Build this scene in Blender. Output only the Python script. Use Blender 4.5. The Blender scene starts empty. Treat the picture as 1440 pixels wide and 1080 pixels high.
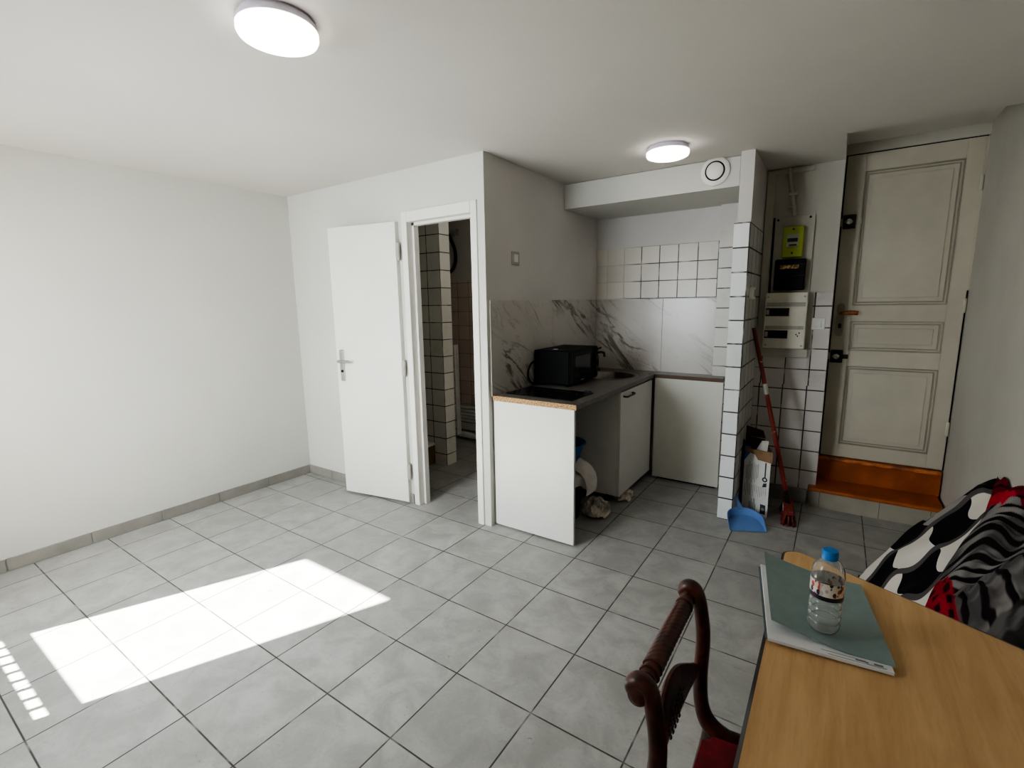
import bpy, bmesh, math, random
from mathutils import Vector, Matrix, noise
T = 0.35                      # one floor tile = 0.35 m; all coordinates below are in tiles
random.seed(4)
scene = bpy.context.scene
LINK = scene.collection.objects.link
PI = math.pi

# ------------------------------------------------------------------ node helpers
def lin(c):
    def f(x):
        x /= 255.0
        return x / 12.92 if x <= 0.04045 else ((x + 0.055) / 1.055) ** 2.4
    return (f(c[0]), f(c[1]), f(c[2]), 1.0)

class NT:
    def __init__(s, name):
        s.m = bpy.data.materials.new(name); s.m.use_nodes = True
        s.t = s.m.node_tree; s.n = s.t.nodes; s.l = s.t.links
        s.b = s.n['Principled BSDF']
    def put(s, sock, v):
        if v is None: return
        if hasattr(v, 'is_output'): s.l.new(v, sock)
        else: sock.default_value = v
    def node(s, typ, **kw):
        n = s.n.new(typ)
        for k, v in kw.items(): setattr(n, k, v)
        return n
    def math(s, op, a, b=None, c=None, clamp=False):
        n = s.node('ShaderNodeMath', operation=op); n.use_clamp = clamp
        for i, v in enumerate((a, b, c)): s.put(n.inputs[i], v)
        return n.outputs[0]
    def mix(s, f, a, b, blend='MIX'):
        n = s.node('ShaderNodeMix', data_type='RGBA', blend_type=blend)
        s.put(n.inputs[0], f); s.put(n.inputs[6], a); s.put(n.inputs[7], b)
        return n.outputs[2]
    def ramp(s, f, a, b, lo=0.0, hi=1.0, interp='SMOOTHSTEP'):
        n = s.node('ShaderNodeMapRange', interpolation_type=interp)
        s.put(n.inputs[0], f); n.inputs[1].default_value = a; n.inputs[2].default_value = b
        n.inputs[3].default_value = lo; n.inputs[4].default_value = hi
        return n.outputs[0]
    def noise(s, vec, scale, detail=3.0, rough=0.5, dist=0.0):
        n = s.node('ShaderNodeTexNoise'); s.put(n.inputs['Vector'], vec)
        n.inputs['Scale'].default_value = scale; n.inputs['Detail'].default_value = detail
        n.inputs['Roughness'].default_value = rough; n.inputs['Distortion'].default_value = dist
        return n.outputs[0]
    def comb(s, x, y, z):
        n = s.node('ShaderNodeCombineXYZ')
        for i, v in enumerate((x, y, z)): s.put(n.inputs[i], v)
        return n.outputs[0]
    def sep(s, v):
        n = s.node('ShaderNodeSeparateXYZ'); s.put(n.inputs[0], v); return n.outputs
    def pos(s):
        return s.node('ShaderNodeNewGeometry').outputs['Position']
    def obj(s):
        return s.node('ShaderNodeTexCoord').outputs['Object']
    def uv(s):
        return s.node('ShaderNodeTexCoord').outputs['UV']
    def bump(s, h, strength=0.2, dist=0.01):
        n = s.node('ShaderNodeBump'); s.put(n.inputs['Height'], h)
        n.inputs['Strength'].default_value = strength; n.inputs['Distance'].default_value = dist
        s.l.new(n.outputs[0], s.b.inputs['Normal'])
    def out(s, col=None, rough=0.5, metal=0.0, spec=None):
        s.put(s.b.inputs['Base Color'], col); s.put(s.b.inputs['Roughness'], rough)
        s.put(s.b.inputs['Metallic'], metal)
        if spec is not None: s.put(s.b.inputs['Specular IOR Level'], spec)
        return s.m

def plain(name, c, rough=0.5, metal=0.0, vary=0.08, scale=8.0, bump=0.0, spec=None):
    k = NT(name); p = k.obj()
    f = k.noise(p, scale, 4.0, 0.6)
    a = lin(c); dk = tuple(x * (1 - vary * 2) for x in a[:3]) + (1,); lt = tuple(min(1, x * (1 + vary)) for x in a[:3]) + (1,)
    col = k.mix(k.ramp(f, 0.3, 0.7), dk, lt)
    if bump: k.bump(k.noise(p, scale * 12, 3.0), bump, 0.003)
    return k.out(col, rough, metal, spec)

def paint(name, c, dirt=0.05, bumps=0.08):
    k = NT(name); p = k.pos()
    f = k.noise(p, 1.3, 5.0, 0.6)
    a = lin(c)
    col = k.mix(k.ramp(f, 0.3, 0.75), tuple(x * (1 - dirt) for x in a[:3]) + (1,), a)
    k.bump(k.noise(p, 160.0, 3.0, 0.6), bumps, 0.002)
    return k.out(col, 0.85, 0.0, 0.2)

def tiles(name, su, sv, ou, ov, gw, col, grout, rough=0.25, floor=False, vary=0.06, fade=False, bumps=0.5):
    k = NT(name); P = k.pos()
    xyz = k.sep(P)
    if floor: u, v = k.math('DIVIDE', xyz[0], T), k.math('DIVIDE', xyz[1], T)
    else: u, v = k.math('DIVIDE', k.math('ADD', xyz[0], xyz[1]), T), k.math('DIVIDE', xyz[2], T)
    def axis(w, s_, o_):
        q = k.math('DIVIDE', k.math('SUBTRACT', w, o_), s_)
        fl = k.math('FLOOR', q); fr = k.math('SUBTRACT', q, fl)
        d = k.math('MULTIPLY', k.math('MINIMUM', fr, k.math('SUBTRACT', 1.0, fr)), s_)
        return fl, d
    fu, du = axis(u, su, ou); fv, dv = axis(v, sv, ov)
    d = k.math('MINIMUM', du, dv)
    g = k.ramp(d, gw * 0.5, gw * 0.5 + 0.009, 1.0, 0.0)
    wn = k.node('ShaderNodeTexWhiteNoise', noise_dimensions='2D'); k.put(wn.inputs['Vector'], k.comb(fu, fv, 0.0))
    a = lin(col)
    base = k.mix(wn.outputs[0], tuple(x * (1 - vary) for x in a[:3]) + (1,), tuple(min(1, x * (1 + vary)) for x in a[:3]) + (1,))
    if floor:
        sx = k.math('ADD', u, k.math('MULTIPLY', wn.outputs[0], 37.0))
        pv = k.comb(sx, k.math('ADD', v, k.math('MULTIPLY', fu, 3.1)), 0.0)
        n1 = k.noise(pv, 2.2, 6.0, 0.62, 0.6)
        base = k.mix(k.ramp(n1, 0.3, 0.72), lin((146, 145, 141)), base)
        pv2 = k.comb(k.math('MULTIPLY', sx, 1.0), k.math('MULTIPLY', v, 2.6), 1.7)
        n2 = k.noise(pv2, 3.4, 5.0, 0.7, 1.2)
        base = k.mix(k.ramp(n2, 0.52, 0.76, 0.0, 0.28), base, lin((128, 128, 125)))
        n3 = k.noise(k.comb(sx, v, 5.0), 11.0, 3.0, 0.6, 1.5)
        base = k.mix(k.ramp(n3, 0.69, 0.74, 0.0, 0.55), base, lin((92, 91, 88)))
        n4 = k.noise(k.comb(k.math('MULTIPLY', sx, 14.0), k.math('MULTIPLY', v, 5.0), 9.0), 1.6, 4.0, 0.65, 1.5)
        base = k.mix(k.ramp(n4, 0.60, 0.72, 0.0, 0.22), base, lin((104, 103, 100)))
        n5 = k.noise(k.comb(k.math('MULTIPLY', sx, 26.0), k.math('MULTIPLY', v, 26.0), 2.0), 1.0, 3.0, 0.6)
        base = k.mix(k.ramp(n5, 0.35, 0.65, 0.0, 0.10), base, lin((120, 119, 116)))
        r = k.ramp(n1, 0.3, 0.7, 0.42, 0.58)
    else:
        n1 = k.noise(P, 5.0, 4.0, 0.6)
        base = k.mix(k.ramp(n1, 0.5, 0.85, 0.0, 0.25), base, lin((120, 112, 102)))
        r = rough
    gn = k.noise(P, 9.0, 3.0)
    gm = k.math('MULTIPLY', g, k.ramp(gn, 0.28, 0.5, 0.45, 1.0))
    if fade:
        gm = k.math('MULTIPLY', gm, k.ramp(u, fade[0], fade[1], 0.15, 1.0))
    c = k.mix(gm, base, lin(grout))
    k.bump(k.math('SUBTRACT', 1.0, g), bumps, 0.003)
    return k.out(c, r, 0.0, 0.4)

# ------------------------------------------------------------------ materials
M = {}
M['wall'] = paint('wall_paint', (206, 205, 198))
M['kwall'] = paint('kitchen_wall_paint', (210, 206, 202), 0.1)
M['ceiling'] = paint('ceiling_paint', (215, 211, 204), 0.05, 0.15)
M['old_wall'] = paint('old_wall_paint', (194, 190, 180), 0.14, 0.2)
M['floor'] = tiles('floor_tile', 1, 1, 0, 0, 0.007, (170, 169, 165), (50, 47, 43), floor=True, bumps=0.25)
M['skirt'] = plain('skirting_tile', (142, 138, 132), 0.5, 0, 0.1, 3.0)
M['joint'] = plain('joint_grey', (92, 87, 80), 0.8)
M['kitchen_tile'] = tiles('kitchen_wall_tile', 0.43, 0.405, 9.01 + 0.28, 4.265, 0.012, (206, 199, 188), (62, 56, 50), 0.3, fade=(9.6, 10.2))
M['column_tile'] = tiles('column_tile', 0.43, 0.425, 10.77, 0.0, 0.016, (226, 228, 226), (52, 50, 48), 0.22)
M['pilaster_tile'] = tiles('pilaster_tile', 5.0, 0.425, 10.0, 0.2, 0.014, (205, 202, 194), (60, 56, 50), 0.3)
M['meter_tile'] = tiles('meter_wall_tile', 0.43, 0.42, 8.6 + 4.45, 0.27, 0.013, (206, 200, 196), (70, 63, 60), 0.22)
M['bath_tile'] = tiles('bath_tile', 0.43, 0.43, 6.4 - 2.92, 0.30, 0.012, (214, 212, 200), (50, 46, 42), 0.2)
M['bath_back'] = tiles('bath_back_tile', 0.43, 0.43, 0.1, 0.1, 0.012, (196, 180, 166), (140, 126, 114), 0.35)
M['white_lacq'] = plain('white_lacquer', (224, 222, 215), 0.35, 0, 0.02, 2.0)
M['door_paint'] = plain('door_paint', (226, 224, 216), 0.4, 0, 0.02, 2.0)
M['melamine'] = plain('white_melamine', (216, 213, 204), 0.4, 0, 0.03, 2.0)
M['cab_side'] = plain('cabinet_side', (226, 223, 218), 0.5, 0, 0.03, 2.0)
M['old_door'] = plain('old_door_paint', (192, 186, 170), 0.45, 0, 0.07, 1.6, 0.15)
M['groove_shade_and_plate'] = plain('groove_shade_and_plate', (158, 151, 135), 0.6, 0, 0.07, 2.5)  # darkened door colour, paints crease shade on the mouldings; also the handle plate
M['counter'] = plain('grey_worktop', (98, 93, 88), 0.38, 0, 0.12, 30.0)
def chipboard():
    k = NT('raw_chipboard'); p = k.obj(); n = k.noise(p, 120.0, 4.0, 0.7)
    return k.out(k.mix(k.ramp(n, 0.35, 0.65), lin((112, 78, 48)), lin((206, 168, 120))), 0.8)
M['chip'] = chipboard()
M['edge_brown'] = plain('brown_edge', (84, 62, 46), 0.6)
M['black_gloss'] = plain('black_glass', (6, 6, 7), 0.2, 0, 0.0, spec=.25)
M['black'] = plain('black_plastic', (8, 8, 9), 0.45, 0, 0.05, spec=.14)
M['black_side'] = plain('black_case', (3, 3, 3), 0.5, 0, 0.05, spec=.08)
M['dark_window'] = plain('dark_oven_glass', (10, 11, 11), 0.15, 0, 0.0, spec=.25)
M['steel'] = plain('stainless_steel', (150, 146, 138), 0.28, 1.0, 0.06, 20)
M['chrome'] = plain('chrome', (190, 188, 182), 0.18, 1.0, 0.02)
M['alu'] = plain('satin_aluminium', (186, 184, 178), 0.35, 0.9, 0.03)
M['dark_steel'] = plain('dark_metal', (52, 48, 44), 0.35, 0.8)
M['dark_iron'] = plain('dark_lock_iron', (44, 38, 32), 0.45, 0.5)
M['brass_old'] = plain('brown_handle', (150, 92, 48), 0.45, 0.2, 0.25, 30)
M['white_plastic'] = plain('white_plastic', (226, 224, 218), 0.35, 0, 0.02)
M['grey_plastic'] = plain('grey_plastic', (168, 164, 156), 0.45)
M['beige_plastic'] = plain('beige_panel_plastic', (216, 211, 196), 0.4, 0, 0.05)
M['strip_plastic'] = plain('beige_grey_strip', (168, 163, 150), 0.3, 0, 0.06, 30)  # darker greyish beige plastic of the fuse panel label strips
M['lime'] = plain('lime_plastic', (154, 168, 52), 0.35, 0, 0.05)
M['screen'] = plain('meter_screen', (40, 46, 40), 0.2)
M['screen_frame'] = plain('meter_label_grey', (182, 186, 160), 0.4)
def sticker():
    k = NT('yellowed_paper_label'); n = k.noise(k.obj(), 60.0, 2.0)
    return k.out(k.mix(k.ramp(n, 0.45, 0.55), lin((214, 182, 120)), lin((120, 92, 50))), 0.6)
M['sticker'] = sticker()
M['black_matte'] = plain('black_matte', (6, 6, 6), 0.9)
M['orange'] = plain('orange_stain', (166, 88, 44), 0.4, 0, 0.16, 5.0)
M['orange_worn'] = plain('worn_orange_edge', (182, 106, 58), 0.45, 0, 0.3, 14.0)
M['step_tile'] = plain('step_riser_tile', (158, 152, 138), 0.45, 0, 0.08, 4.0)
M['red_handle'] = None
def speck(name, a, b, scale, lo, hi, rough=0.4):
    k = NT(name); n = k.noise(k.obj(), scale, 2.0)
    return k.out(k.mix(k.ramp(n, lo, hi), lin(a), lin(b)), rough)
M['red_handle'] = speck('worn_red_lacquer', (112, 32, 20), (190, 140, 110), 45.0, 0.66, 0.72)
M['bristle'] = plain('red_bristles', (120, 36, 26), 0.8, 0, 0.3, 60)
M['blue_plastic'] = plain('blue_plastic', (96, 132, 186), 0.38, 0, 0.06, 6)
M['blue_basin'] = plain('dark_blue_plastic', (24, 84, 142), 0.4)
M['carton'] = plain('brown_cardboard', (128, 98, 70), 0.8, 0, 0.1, 12)
M['carton_in'] = plain('carton_inside', (70, 54, 42), 0.9)
M['carton_white'] = plain('printed_white_carton', (206, 205, 200), 0.6, 0, 0.04, 5)
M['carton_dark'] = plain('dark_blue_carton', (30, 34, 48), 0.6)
M['carton_blue'] = plain('blue_carton', (40, 92, 150), 0.6)
M['ink'] = plain('printing_ink', (44, 44, 46), 0.6)
M['ink_grey'] = plain('printing_ink_grey', (120, 120, 120), 0.6)
M['bag'] = plain('white_bin_bag', (214, 208, 202), 0.5, 0, 0.05, 10, 0.2)
M['rag'] = plain('cream_rag', (200, 190, 176), 0.9, 0, 0.3, 16, 0.6)
M['paper'] = plain('white_paper', (226, 226, 228), 0.7, 0, 0.02)
M['folder'] = plain('grey_green_card', (132, 150, 148), 0.75, 0, 0.03, 30)
M['folder_dark'] = plain('dark_card', (98, 112, 114), 0.8)
def table_wood():
    k = NT('beech_laminate'); p = k.sep(k.pos())
    v = k.comb(k.math('MULTIPLY', p[0], 9.0), k.math('MULTIPLY', p[1], 1.0), 0.0)
    n = k.noise(v, 2.6, 5.0, 0.6, 0.8); n2 = k.noise(v, 16.0, 3.0, 0.6)
    c = k.mix(k.ramp(n, 0.3, 0.7), lin((198, 158, 108)), lin((218, 180, 130)))
    c = k.mix(k.ramp(n2, 0.45, 0.75, 0.0, 0.3), c, lin((184, 142, 92)))
    k.bump(n2, 0.05, 0.001)
    return k.out(c, 0.42, 0.0, 0.4)
M['table_wood'] = table_wood()
M['edge_black'] = plain('black_edge_band', (26, 22, 24), 0.4)
M['grey_metal'] = plain('grey_tube', (92, 92, 94), 0.4, 0.6)
def mahogany():
    k = NT('dark_mahogany'); p = k.obj(); n = k.noise(p, 24.0, 4.0, 0.6, 1.0)
    return k.out(k.mix(k.ramp(n, 0.3, 0.7), lin((40, 17, 12)), lin((82, 38, 26))), 0.35)
M['mahogany'] = mahogany()
M['red_seat'] = plain('dark_red_velvet', (122, 18, 30), 0.85, 0, 0.15, 20)
M['cap'] = plain('blue_cap_plastic', (30, 128, 210), 0.35)
def glassy(name, c, rough=0.02, ior=1.45, trans=1.0):
    k = NT(name); k.b.inputs['Transmission Weight'].default_value = trans; k.b.inputs['IOR'].default_value = ior
    return k.out(c, rough)
M['pet'] = glassy('clear_plastic', (0.985, 0.995, 0.99, 1), 0.03, 1.36, 0.94)
M['water'] = glassy('water', (0.98, 0.99, 0.99, 1), 0.0, 1.2)
def pane():
    k = NT('window_glass'); t = k.node('ShaderNodeBsdfTransparent'); t.inputs[0].default_value = (.96, .97, .97, 1)
    k.out((.9, .9, .9, 1), .02)
    mx = k.node('ShaderNodeMixShader'); mx.inputs[0].default_value = .06
    k.l.new(t.outputs[0], mx.inputs[1]); k.l.new(k.b.outputs[0], mx.inputs[2])
    k.l.new(mx.outputs[0], k.n['Material Output'].inputs[0])
    return k.m
M['pane'] = pane()
def bottle_label():
    k = NT('printed_bottle_label'); u = k.sep(k.uv())
    vo = k.node('ShaderNodeTexVoronoi'); k.put(vo.inputs['Vector'], k.comb(k.math('MULTIPLY', u[0], 26.0), k.math('MULTIPLY', u[1], 3.4), 0)); vo.inputs['Scale'].default_value = 1.0
    hue = k.sep(vo.outputs['Color'])
    pal = k.mix(k.ramp(hue[0], 0.45, 0.5), lin((34, 34, 60)), lin((176, 70, 66)))
    pal = k.mix(k.ramp(hue[1], 0.62, 0.66), pal, lin((214, 196, 172)))
    c = k.mix(k.ramp(vo.outputs['Distance'], 0.54, 0.62), pal, lin((214, 210, 200)))
    wh = k.ramp(k.noise(k.comb(k.math('MULTIPLY', u[0], 5.0), 0, 0), 1.0, 1.0), 0.52, 0.56)
    c = k.mix(k.math('MULTIPLY', wh, 0.6), c, lin((222, 220, 212)))
    c = k.mix(k.ramp(u[1], 0.24, 0.26, 1.0, 0.0), c, lin((22, 22, 40)))
    return k.out(c, 0.4)
M['label'] = bottle_label()
def marble():
    k = NT('veined_marble_panel'); x = k.sep(k.pos())
    u = k.math('DIVIDE', k.math('ADD', x[0], x[1]), T); v = k.math('DIVIDE', x[2], T)
    al = k.math('ADD', k.math('MULTIPLY', u, 0.62), k.math('MULTIPLY', v, -0.62))
    ac = k.math('ADD', k.math('MULTIPLY', u, 0.62), k.math('MULTIPLY', v, 0.78))
    w = k.comb(k.math('MULTIPLY', al, 0.55), k.math('MULTIPLY', ac, 1.5), 0.0)
    n = k.noise(w, 0.85, 6.0, 0.55, 0.9)
    vein = k.ramp(k.math('ABSOLUTE', k.math('SUBTRACT', n, 0.5)), 0.0, 0.035, 1.0, 0.0)
    gate = k.ramp(k.noise(w, 0.7, 2.0), 0.42, 0.62)
    n2 = k.noise(w, 1.9, 5.0, 0.6, 1.2)
    vein2 = k.ramp(k.math('ABSOLUTE', k.math('SUBTRACT', n2, 0.5)), 0.0, 0.02, 0.5, 0.0)
    cloud = k.ramp(n, 0.45, 0.75, 0.0, 0.35)
    c = k.mix(cloud, lin((190, 185, 178)), lin((160, 153, 145)))
    c = k.mix(k.math('MULTIPLY', vein, gate), c, lin((112, 103, 96)))
    c = k.mix(k.math('MULTIPLY', vein2, gate), c, lin((120, 110, 100)))
    return k.out(c, 0.25)
M['marble'] = marble()
def lamp_glow():
    k = NT('glowing_diffuser'); 
    k.put(k.b.inputs['Emission Color'], (1.0, 0.95, 0.89, 1)); k.put(k.b.inputs['Emission Strength'], 4.5)
    return k.out((0.9, 0.9, 0.88, 1), 0.4)
M['glow'] = lamp_glow()
M['lamp_rim'] = plain('lamp_rim', (206, 200, 214), 0.4)

def blanket_check():
    k = NT('patchwork_blanket'); u = k.sep(k.uv())
    wx = k.math('ADD', u[0], k.math('MULTIPLY', k.math('SINE', k.math('MULTIPLY', u[1], 6.2)), 0.10))
    wy = k.math('ADD', u[1], k.math('MULTIPLY', k.math('SINE', k.math('MULTIPLY', u[0], 5.4)), 0.10))
    fx = k.math('FLOOR', wx); fy = k.math('FLOOR', wy)
    par = k.math('MODULO', k.math('ADD', k.math('ADD', fx, fy), 100.0), 2.0)
    bx = k.math('SUBTRACT', wx, fx)
    wn = k.node('ShaderNodeTexWhiteNoise', noise_dimensions='2D'); k.put(wn.inputs['Vector'], k.comb(fx, fy, 0))
    light = k.mix(k.ramp(wn.outputs[0], 0.6, 0.65), lin((214, 208, 198)), lin((150, 146, 142)))
    c = k.mix(par, lin((18, 17, 18)), light)
    by = k.math('SUBTRACT', wy, fy)
    band = k.math('MULTIPLY', k.ramp(by, 0.80, 0.83), 1.0)
    c = k.mix(band, c, lin((84, 80, 80)))
    k.bump(k.noise(k.obj(), 220.0, 2.0), 0.3, 0.002)
    return k.out(c, 0.95, 0.0, 0.1)
M['blanket_check'] = blanket_check()
def blanket_stripe():
    k = NT('striped_blanket'); u = k.sep(k.uv())
    wob = k.math('MULTIPLY', k.noise(k.comb(u[0], u[1], 0), 2.0, 2.0), 0.30)
    wa = k.math('ADD', k.math('ADD', k.math('MULTIPLY', u[0], 1.75), u[1]), wob)
    wb = k.math('ADD', k.math('MULTIPLY', u[0], 2.2), wob)
    low = k.ramp(u[1], 3.28, 3.34, 1.0, 0.0)
    w = k.math('ADD', k.math('MULTIPLY', wa, k.math('SUBTRACT', 1.0, low)), k.math('MULTIPLY', wb, low))
    s_ = k.math('FRACT', k.math('DIVIDE', w, .22))
    st = k.math('MULTIPLY', k.ramp(s_, 0.56, 0.66), k.ramp(s_, 0.88, 0.98, 1.0, 0.0))
    grey = k.mix(k.ramp(k.noise(k.comb(u[0], u[1], 3), 2.2, 2.0), 0.42, 0.58), lin((132, 128, 126)), lin((78, 75, 75)))
    c = k.mix(st, grey, lin((20, 14, 15)))
    plainz = k.math('MULTIPLY', k.ramp(u[1], 2.55, 2.6, 1.0, 0.0), k.ramp(u[0], 0.75, 0.8, 1.0, 0.0))
    c = k.mix(plainz, c, k.mix(k.ramp(k.noise(k.comb(u[0], u[1], 8), 4.0, 2.0), .45, .55), lin((44, 43, 44)), lin((96, 94, 94))))
    chk = k.math('MULTIPLY', k.ramp(k.math('FRACT', k.math('MULTIPLY', u[0], 13.0)), .45, .55), k.ramp(k.math('FRACT', k.math('MULTIPLY', u[1], 6.0)), .4, .5))
    red = k.mix(chk, lin((140, 16, 36)), lin((40, 12, 16)))
    za = k.math('MULTIPLY', k.ramp(u[0], 0.47, 0.49, 1.0, 0.0), k.ramp(u[1], 2.75, 2.8))
    c = k.mix(za, c, red)
    zb = k.math('MULTIPLY', k.ramp(u[0], 0.93, 0.95), k.ramp(u[1], 4.30, 4.34))
    zd = k.math('MULTIPLY', k.ramp(u[0], 1.04, 1.05), k.ramp(u[1], 3.6, 3.64))
    c = k.mix(zb, c, lin((176, 16, 42)))
    c = k.mix(zd, c, k.mix(st, lin((104, 16, 32)), lin((44, 12, 18))))
    k.bump(k.noise(k.obj(), 240.0, 2.0), 0.3, 0.002)
    return k.out(c, 0.95, 0.0, 0.1)
M['blanket_stripe'] = blanket_stripe()
M['sheet'] = plain('pale_sheet', (186, 180, 168), 0.9)

# ------------------------------------------------------------------ mesh builder
class MB:
    def __init__(s, M_=None):
        s.bm = bmesh.new(); s.X = M_ or Matrix(); s.uvl = s.bm.loops.layers.uv.new('UVMap'); s.mi = 0
    def face(s, vs, smooth=False):
        try:
            f = s.bm.faces.new(vs); f.material_index = s.mi; f.smooth = smooth
            return f
        except ValueError:
            return None
    def v(s, co): return s.bm.verts.new(s.X @ Vector(co))
    def box(s, x0, x1, y0, y1, z0, z1, b=0.0, seg=2):
        vs = [s.v((x, y, z)) for x in (x0, x1) for y in (y0, y1) for z in (z0, z1)]
        fs = [s.face([vs[i] for i in q]) for q in ((0, 1, 3, 2), (4, 6, 7, 5), (0, 4, 5, 1), (2, 3, 7, 6), (0, 2, 6, 4), (1, 5, 7, 3))]
        if b:
            es = list({e for f in fs for e in f.edges})
            r = bmesh.ops.bevel(s.bm, geom=es, offset=b, segments=seg, affect='EDGES', profile=0.5)
            for f in r['faces']: f.material_index = s.mi
        return s
    def prism(s, poly, lo, hi, axis='z', b=0.0):
        def co(p, h):
            return {'z': (p[0], p[1], h), 'y': (p[0], h, p[1]), 'x': (h, p[0], p[1])}[axis]
        A = [s.v(co(p, lo)) for p in poly]; B = [s.v(co(p, hi)) for p in poly]
        fs = [s.face(A[::-1]), s.face(B)]
        n = len(poly)
        for i in range(n): fs.append(s.face([A[i], A[(i + 1) % n], B[(i + 1) % n], B[i]]))
        if b:
            es = list(set(fs[0].edges) | set(fs[1].edges))
            r = bmesh.ops.bevel(s.bm, geom=es, offset=b, segments=2, affect='EDGES', profile=0.5)
            for f in r['faces']: f.material_index = s.mi
        return s
    def loft(s, rings, caps=True, smooth=True, closed=True):
        R = [[s.v(p) for p in r] for r in rings]; n = len(R[0])
        m = n if closed else n - 1
        for a, b in zip(R, R[1:]):
            for i in range(m): s.face([a[i], a[(i + 1) % n], b[(i + 1) % n], b[i]], smooth)
        if caps: s.face(R[0][::-1]); s.face(R[-1])
        return s
    def lathe(s, prof, c=(0, 0, 0), n=32, axis='z', caps=True):
        rings = []
        for r, h in prof:
            ring = []
            for i in range(n):
                a = 2 * PI * i / n; p, q = r * math.cos(a), r * math.sin(a)
                o = {'z': (p, q, h), 'y': (p, h, q), 'x': (h, p, q)}[axis]
                ring.append((c[0] + o[0], c[1] + o[1], c[2] + o[2]))
            rings.append(ring)
        return s.loft(rings, caps)
    def tube(s, pts, r, n=12, k=0, caps=True, rope=None, flat=None):
        P = [Vector(p) for p in pts]
        R = list(r) if isinstance(r, (list, tuple)) else [r] * len(P)
        if k:
            P, R = spline(P, R, k)
        rings = []; up = None
        L = 0.0
        for i, p in enumerate(P):
            d = (P[min(i + 1, len(P) - 1)] - P[max(i - 1, 0)]).normalized()
            if i: L += (P[i] - P[i - 1]).length
            if up is None:
                up = Vector((0, 0, 1)) if abs(d.z) < 0.9 else Vector((0, 1, 0))
            a = (up - d * up.dot(d)).normalized(); b = d.cross(a); up = a
            ring = []
            for j in range(n):
                t = 2 * PI * j / n; rr = R[i]
                if rope: rr *= 1 + rope[0] * math.cos(rope[1] * t - rope[2] * L)
                ca, cb = math.cos(t) * rr, math.sin(t) * rr
                if flat: ca *= flat[0]; cb *= flat[1]
                ring.append(p + a * ca + b * cb)
            rings.append(ring)
        return s.loft(rings, caps)
    def grid(s, fn, nu, nv, uvs=(1, 1), uvo=(0, 0)):
        raw = [[fn(i / nu, j / nv) for j in range(nv + 1)] for i in range(nu + 1)]
        V = [[s.v(raw[i][j]) for j in range(nv + 1)] for i in range(nu + 1)]
        for i in range(nu):
            for j in range(nv):
                f = s.face([V[i][j], V[i + 1][j], V[i + 1][j + 1], V[i][j + 1]], True)
                if f:
                    for lp, (a, b) in zip(f.loops, ((i, j), (i + 1, j), (i + 1, j + 1), (i, j + 1))):
                        lp[s.uvl].uv = uvs(raw[a][b]) if callable(uvs) else (uvo[0] + uvs[0] * a / nu, uvo[1] + uvs[1] * b / nv)
        return s
    def build(s, name, mats, parent=None, o=(0, 0, 0), sharp=35, recalc=True):
        bm = s.bm
        if recalc: bmesh.ops.recalc_face_normals(bm, faces=bm.faces)
        O = Vector(ORG[parent.name]) if parent is not None else Vector(o)
        for v in bm.verts: v.co = (v.co - O) * T
        for e in bm.edges:
            if len(e.link_faces) == 2 and e.calc_face_angle(0) > math.radians(sharp): e.smooth = False
        me = bpy.data.meshes.new(name); bm.to_mesh(me); bm.free()
        for m in (mats if isinstance(mats, (list, tuple)) else [mats]): me.materials.append(m)
        ob = bpy.data.objects.new(name, me); LINK(ob)
        if parent is not None: ob.parent = parent
        else: ob.location = O * T
        ORG[ob.name] = tuple(O)
        return ob
ORG = {}
def spline(P, R, k):
    Q, S = [], []
    n = len(P)
    for i in range(n - 1):
        p0, p1, p2, p3 = P[max(i - 1, 0)], P[i], P[i + 1], P[min(i + 2, n - 1)]
        for j in range(k):
            t = j / k
            Q.append(0.5 * ((2 * p1) + (p2 - p0) * t + (2 * p0 - 5 * p1 + 4 * p2 - p3) * t * t + (3 * p1 - p0 - 3 * p2 + p3) * t ** 3))
            S.append(R[i] + (R[i + 1] - R[i]) * t)
    Q.append(P[-1]); S.append(R[-1])
    return Q, S

def tag(o, label, cat=None, group=None, kind=None):
    o['label'] = label
    if cat: o['category'] = cat
    if group: o['group'] = group
    if kind: o['kind'] = kind
    return o
def thing(name, o, label, cat, group=None, kind=None):
    e = bpy.data.objects.new(name, None); e.empty_display_size = 0.05; LINK(e)
    e.location = Vector(o) * T; ORG[e.name] = tuple(o)
    return tag(e, label, cat, group, kind)
def struct(name, mb, mats, label, cat, o=(0, 0, 0)):
    return tag(mb.build(name, mats, None, o), label, cat, None, 'structure')
def disc(mb, x0, x1, y0, y1): pass

# ------------------------------------------------------------------ the room shell
CH = 6.72                                   # ceiling height
XL, XR, YF, YB = -5.6, 7.22, -3.5, 8.86     # left wall, right wall, front wall, kitchen back wall
YD = 4.19                                   # wall with the bathroom door
struct('floor', MB().box(XL - .3, XR + .3, YF - .3, 9.6, -.3, 0), M['floor'], 'grey stone-look square floor tiles with dark grout lines', 'floor')
c = MB(); c.box(XL - .3, 5.2, YF - .3, 9.6, CH, CH + .6); c.box(5.2, XR + .3, YF - .3, 6.9, CH, CH + .6); c.box(5.2, XR + .3, 6.9, 9.6, 7.1, CH + .6)
struct('ceiling', c, M['ceiling'], 'white painted ceiling darkening towards the entrance', 'ceiling')
struct('wall_left', MB().box(XL - .3, XL, YF - .3, 9.6, 0, CH), M['wall'], 'plain white left wall above a grey tile skirting', 'wall')
struct('wall_right', MB().box(XR, XR + .3, YF - .3, 9.6, 0, 7.1), M['old_wall'], 'shaded off white wall right of the entrance door', 'wall')
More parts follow.
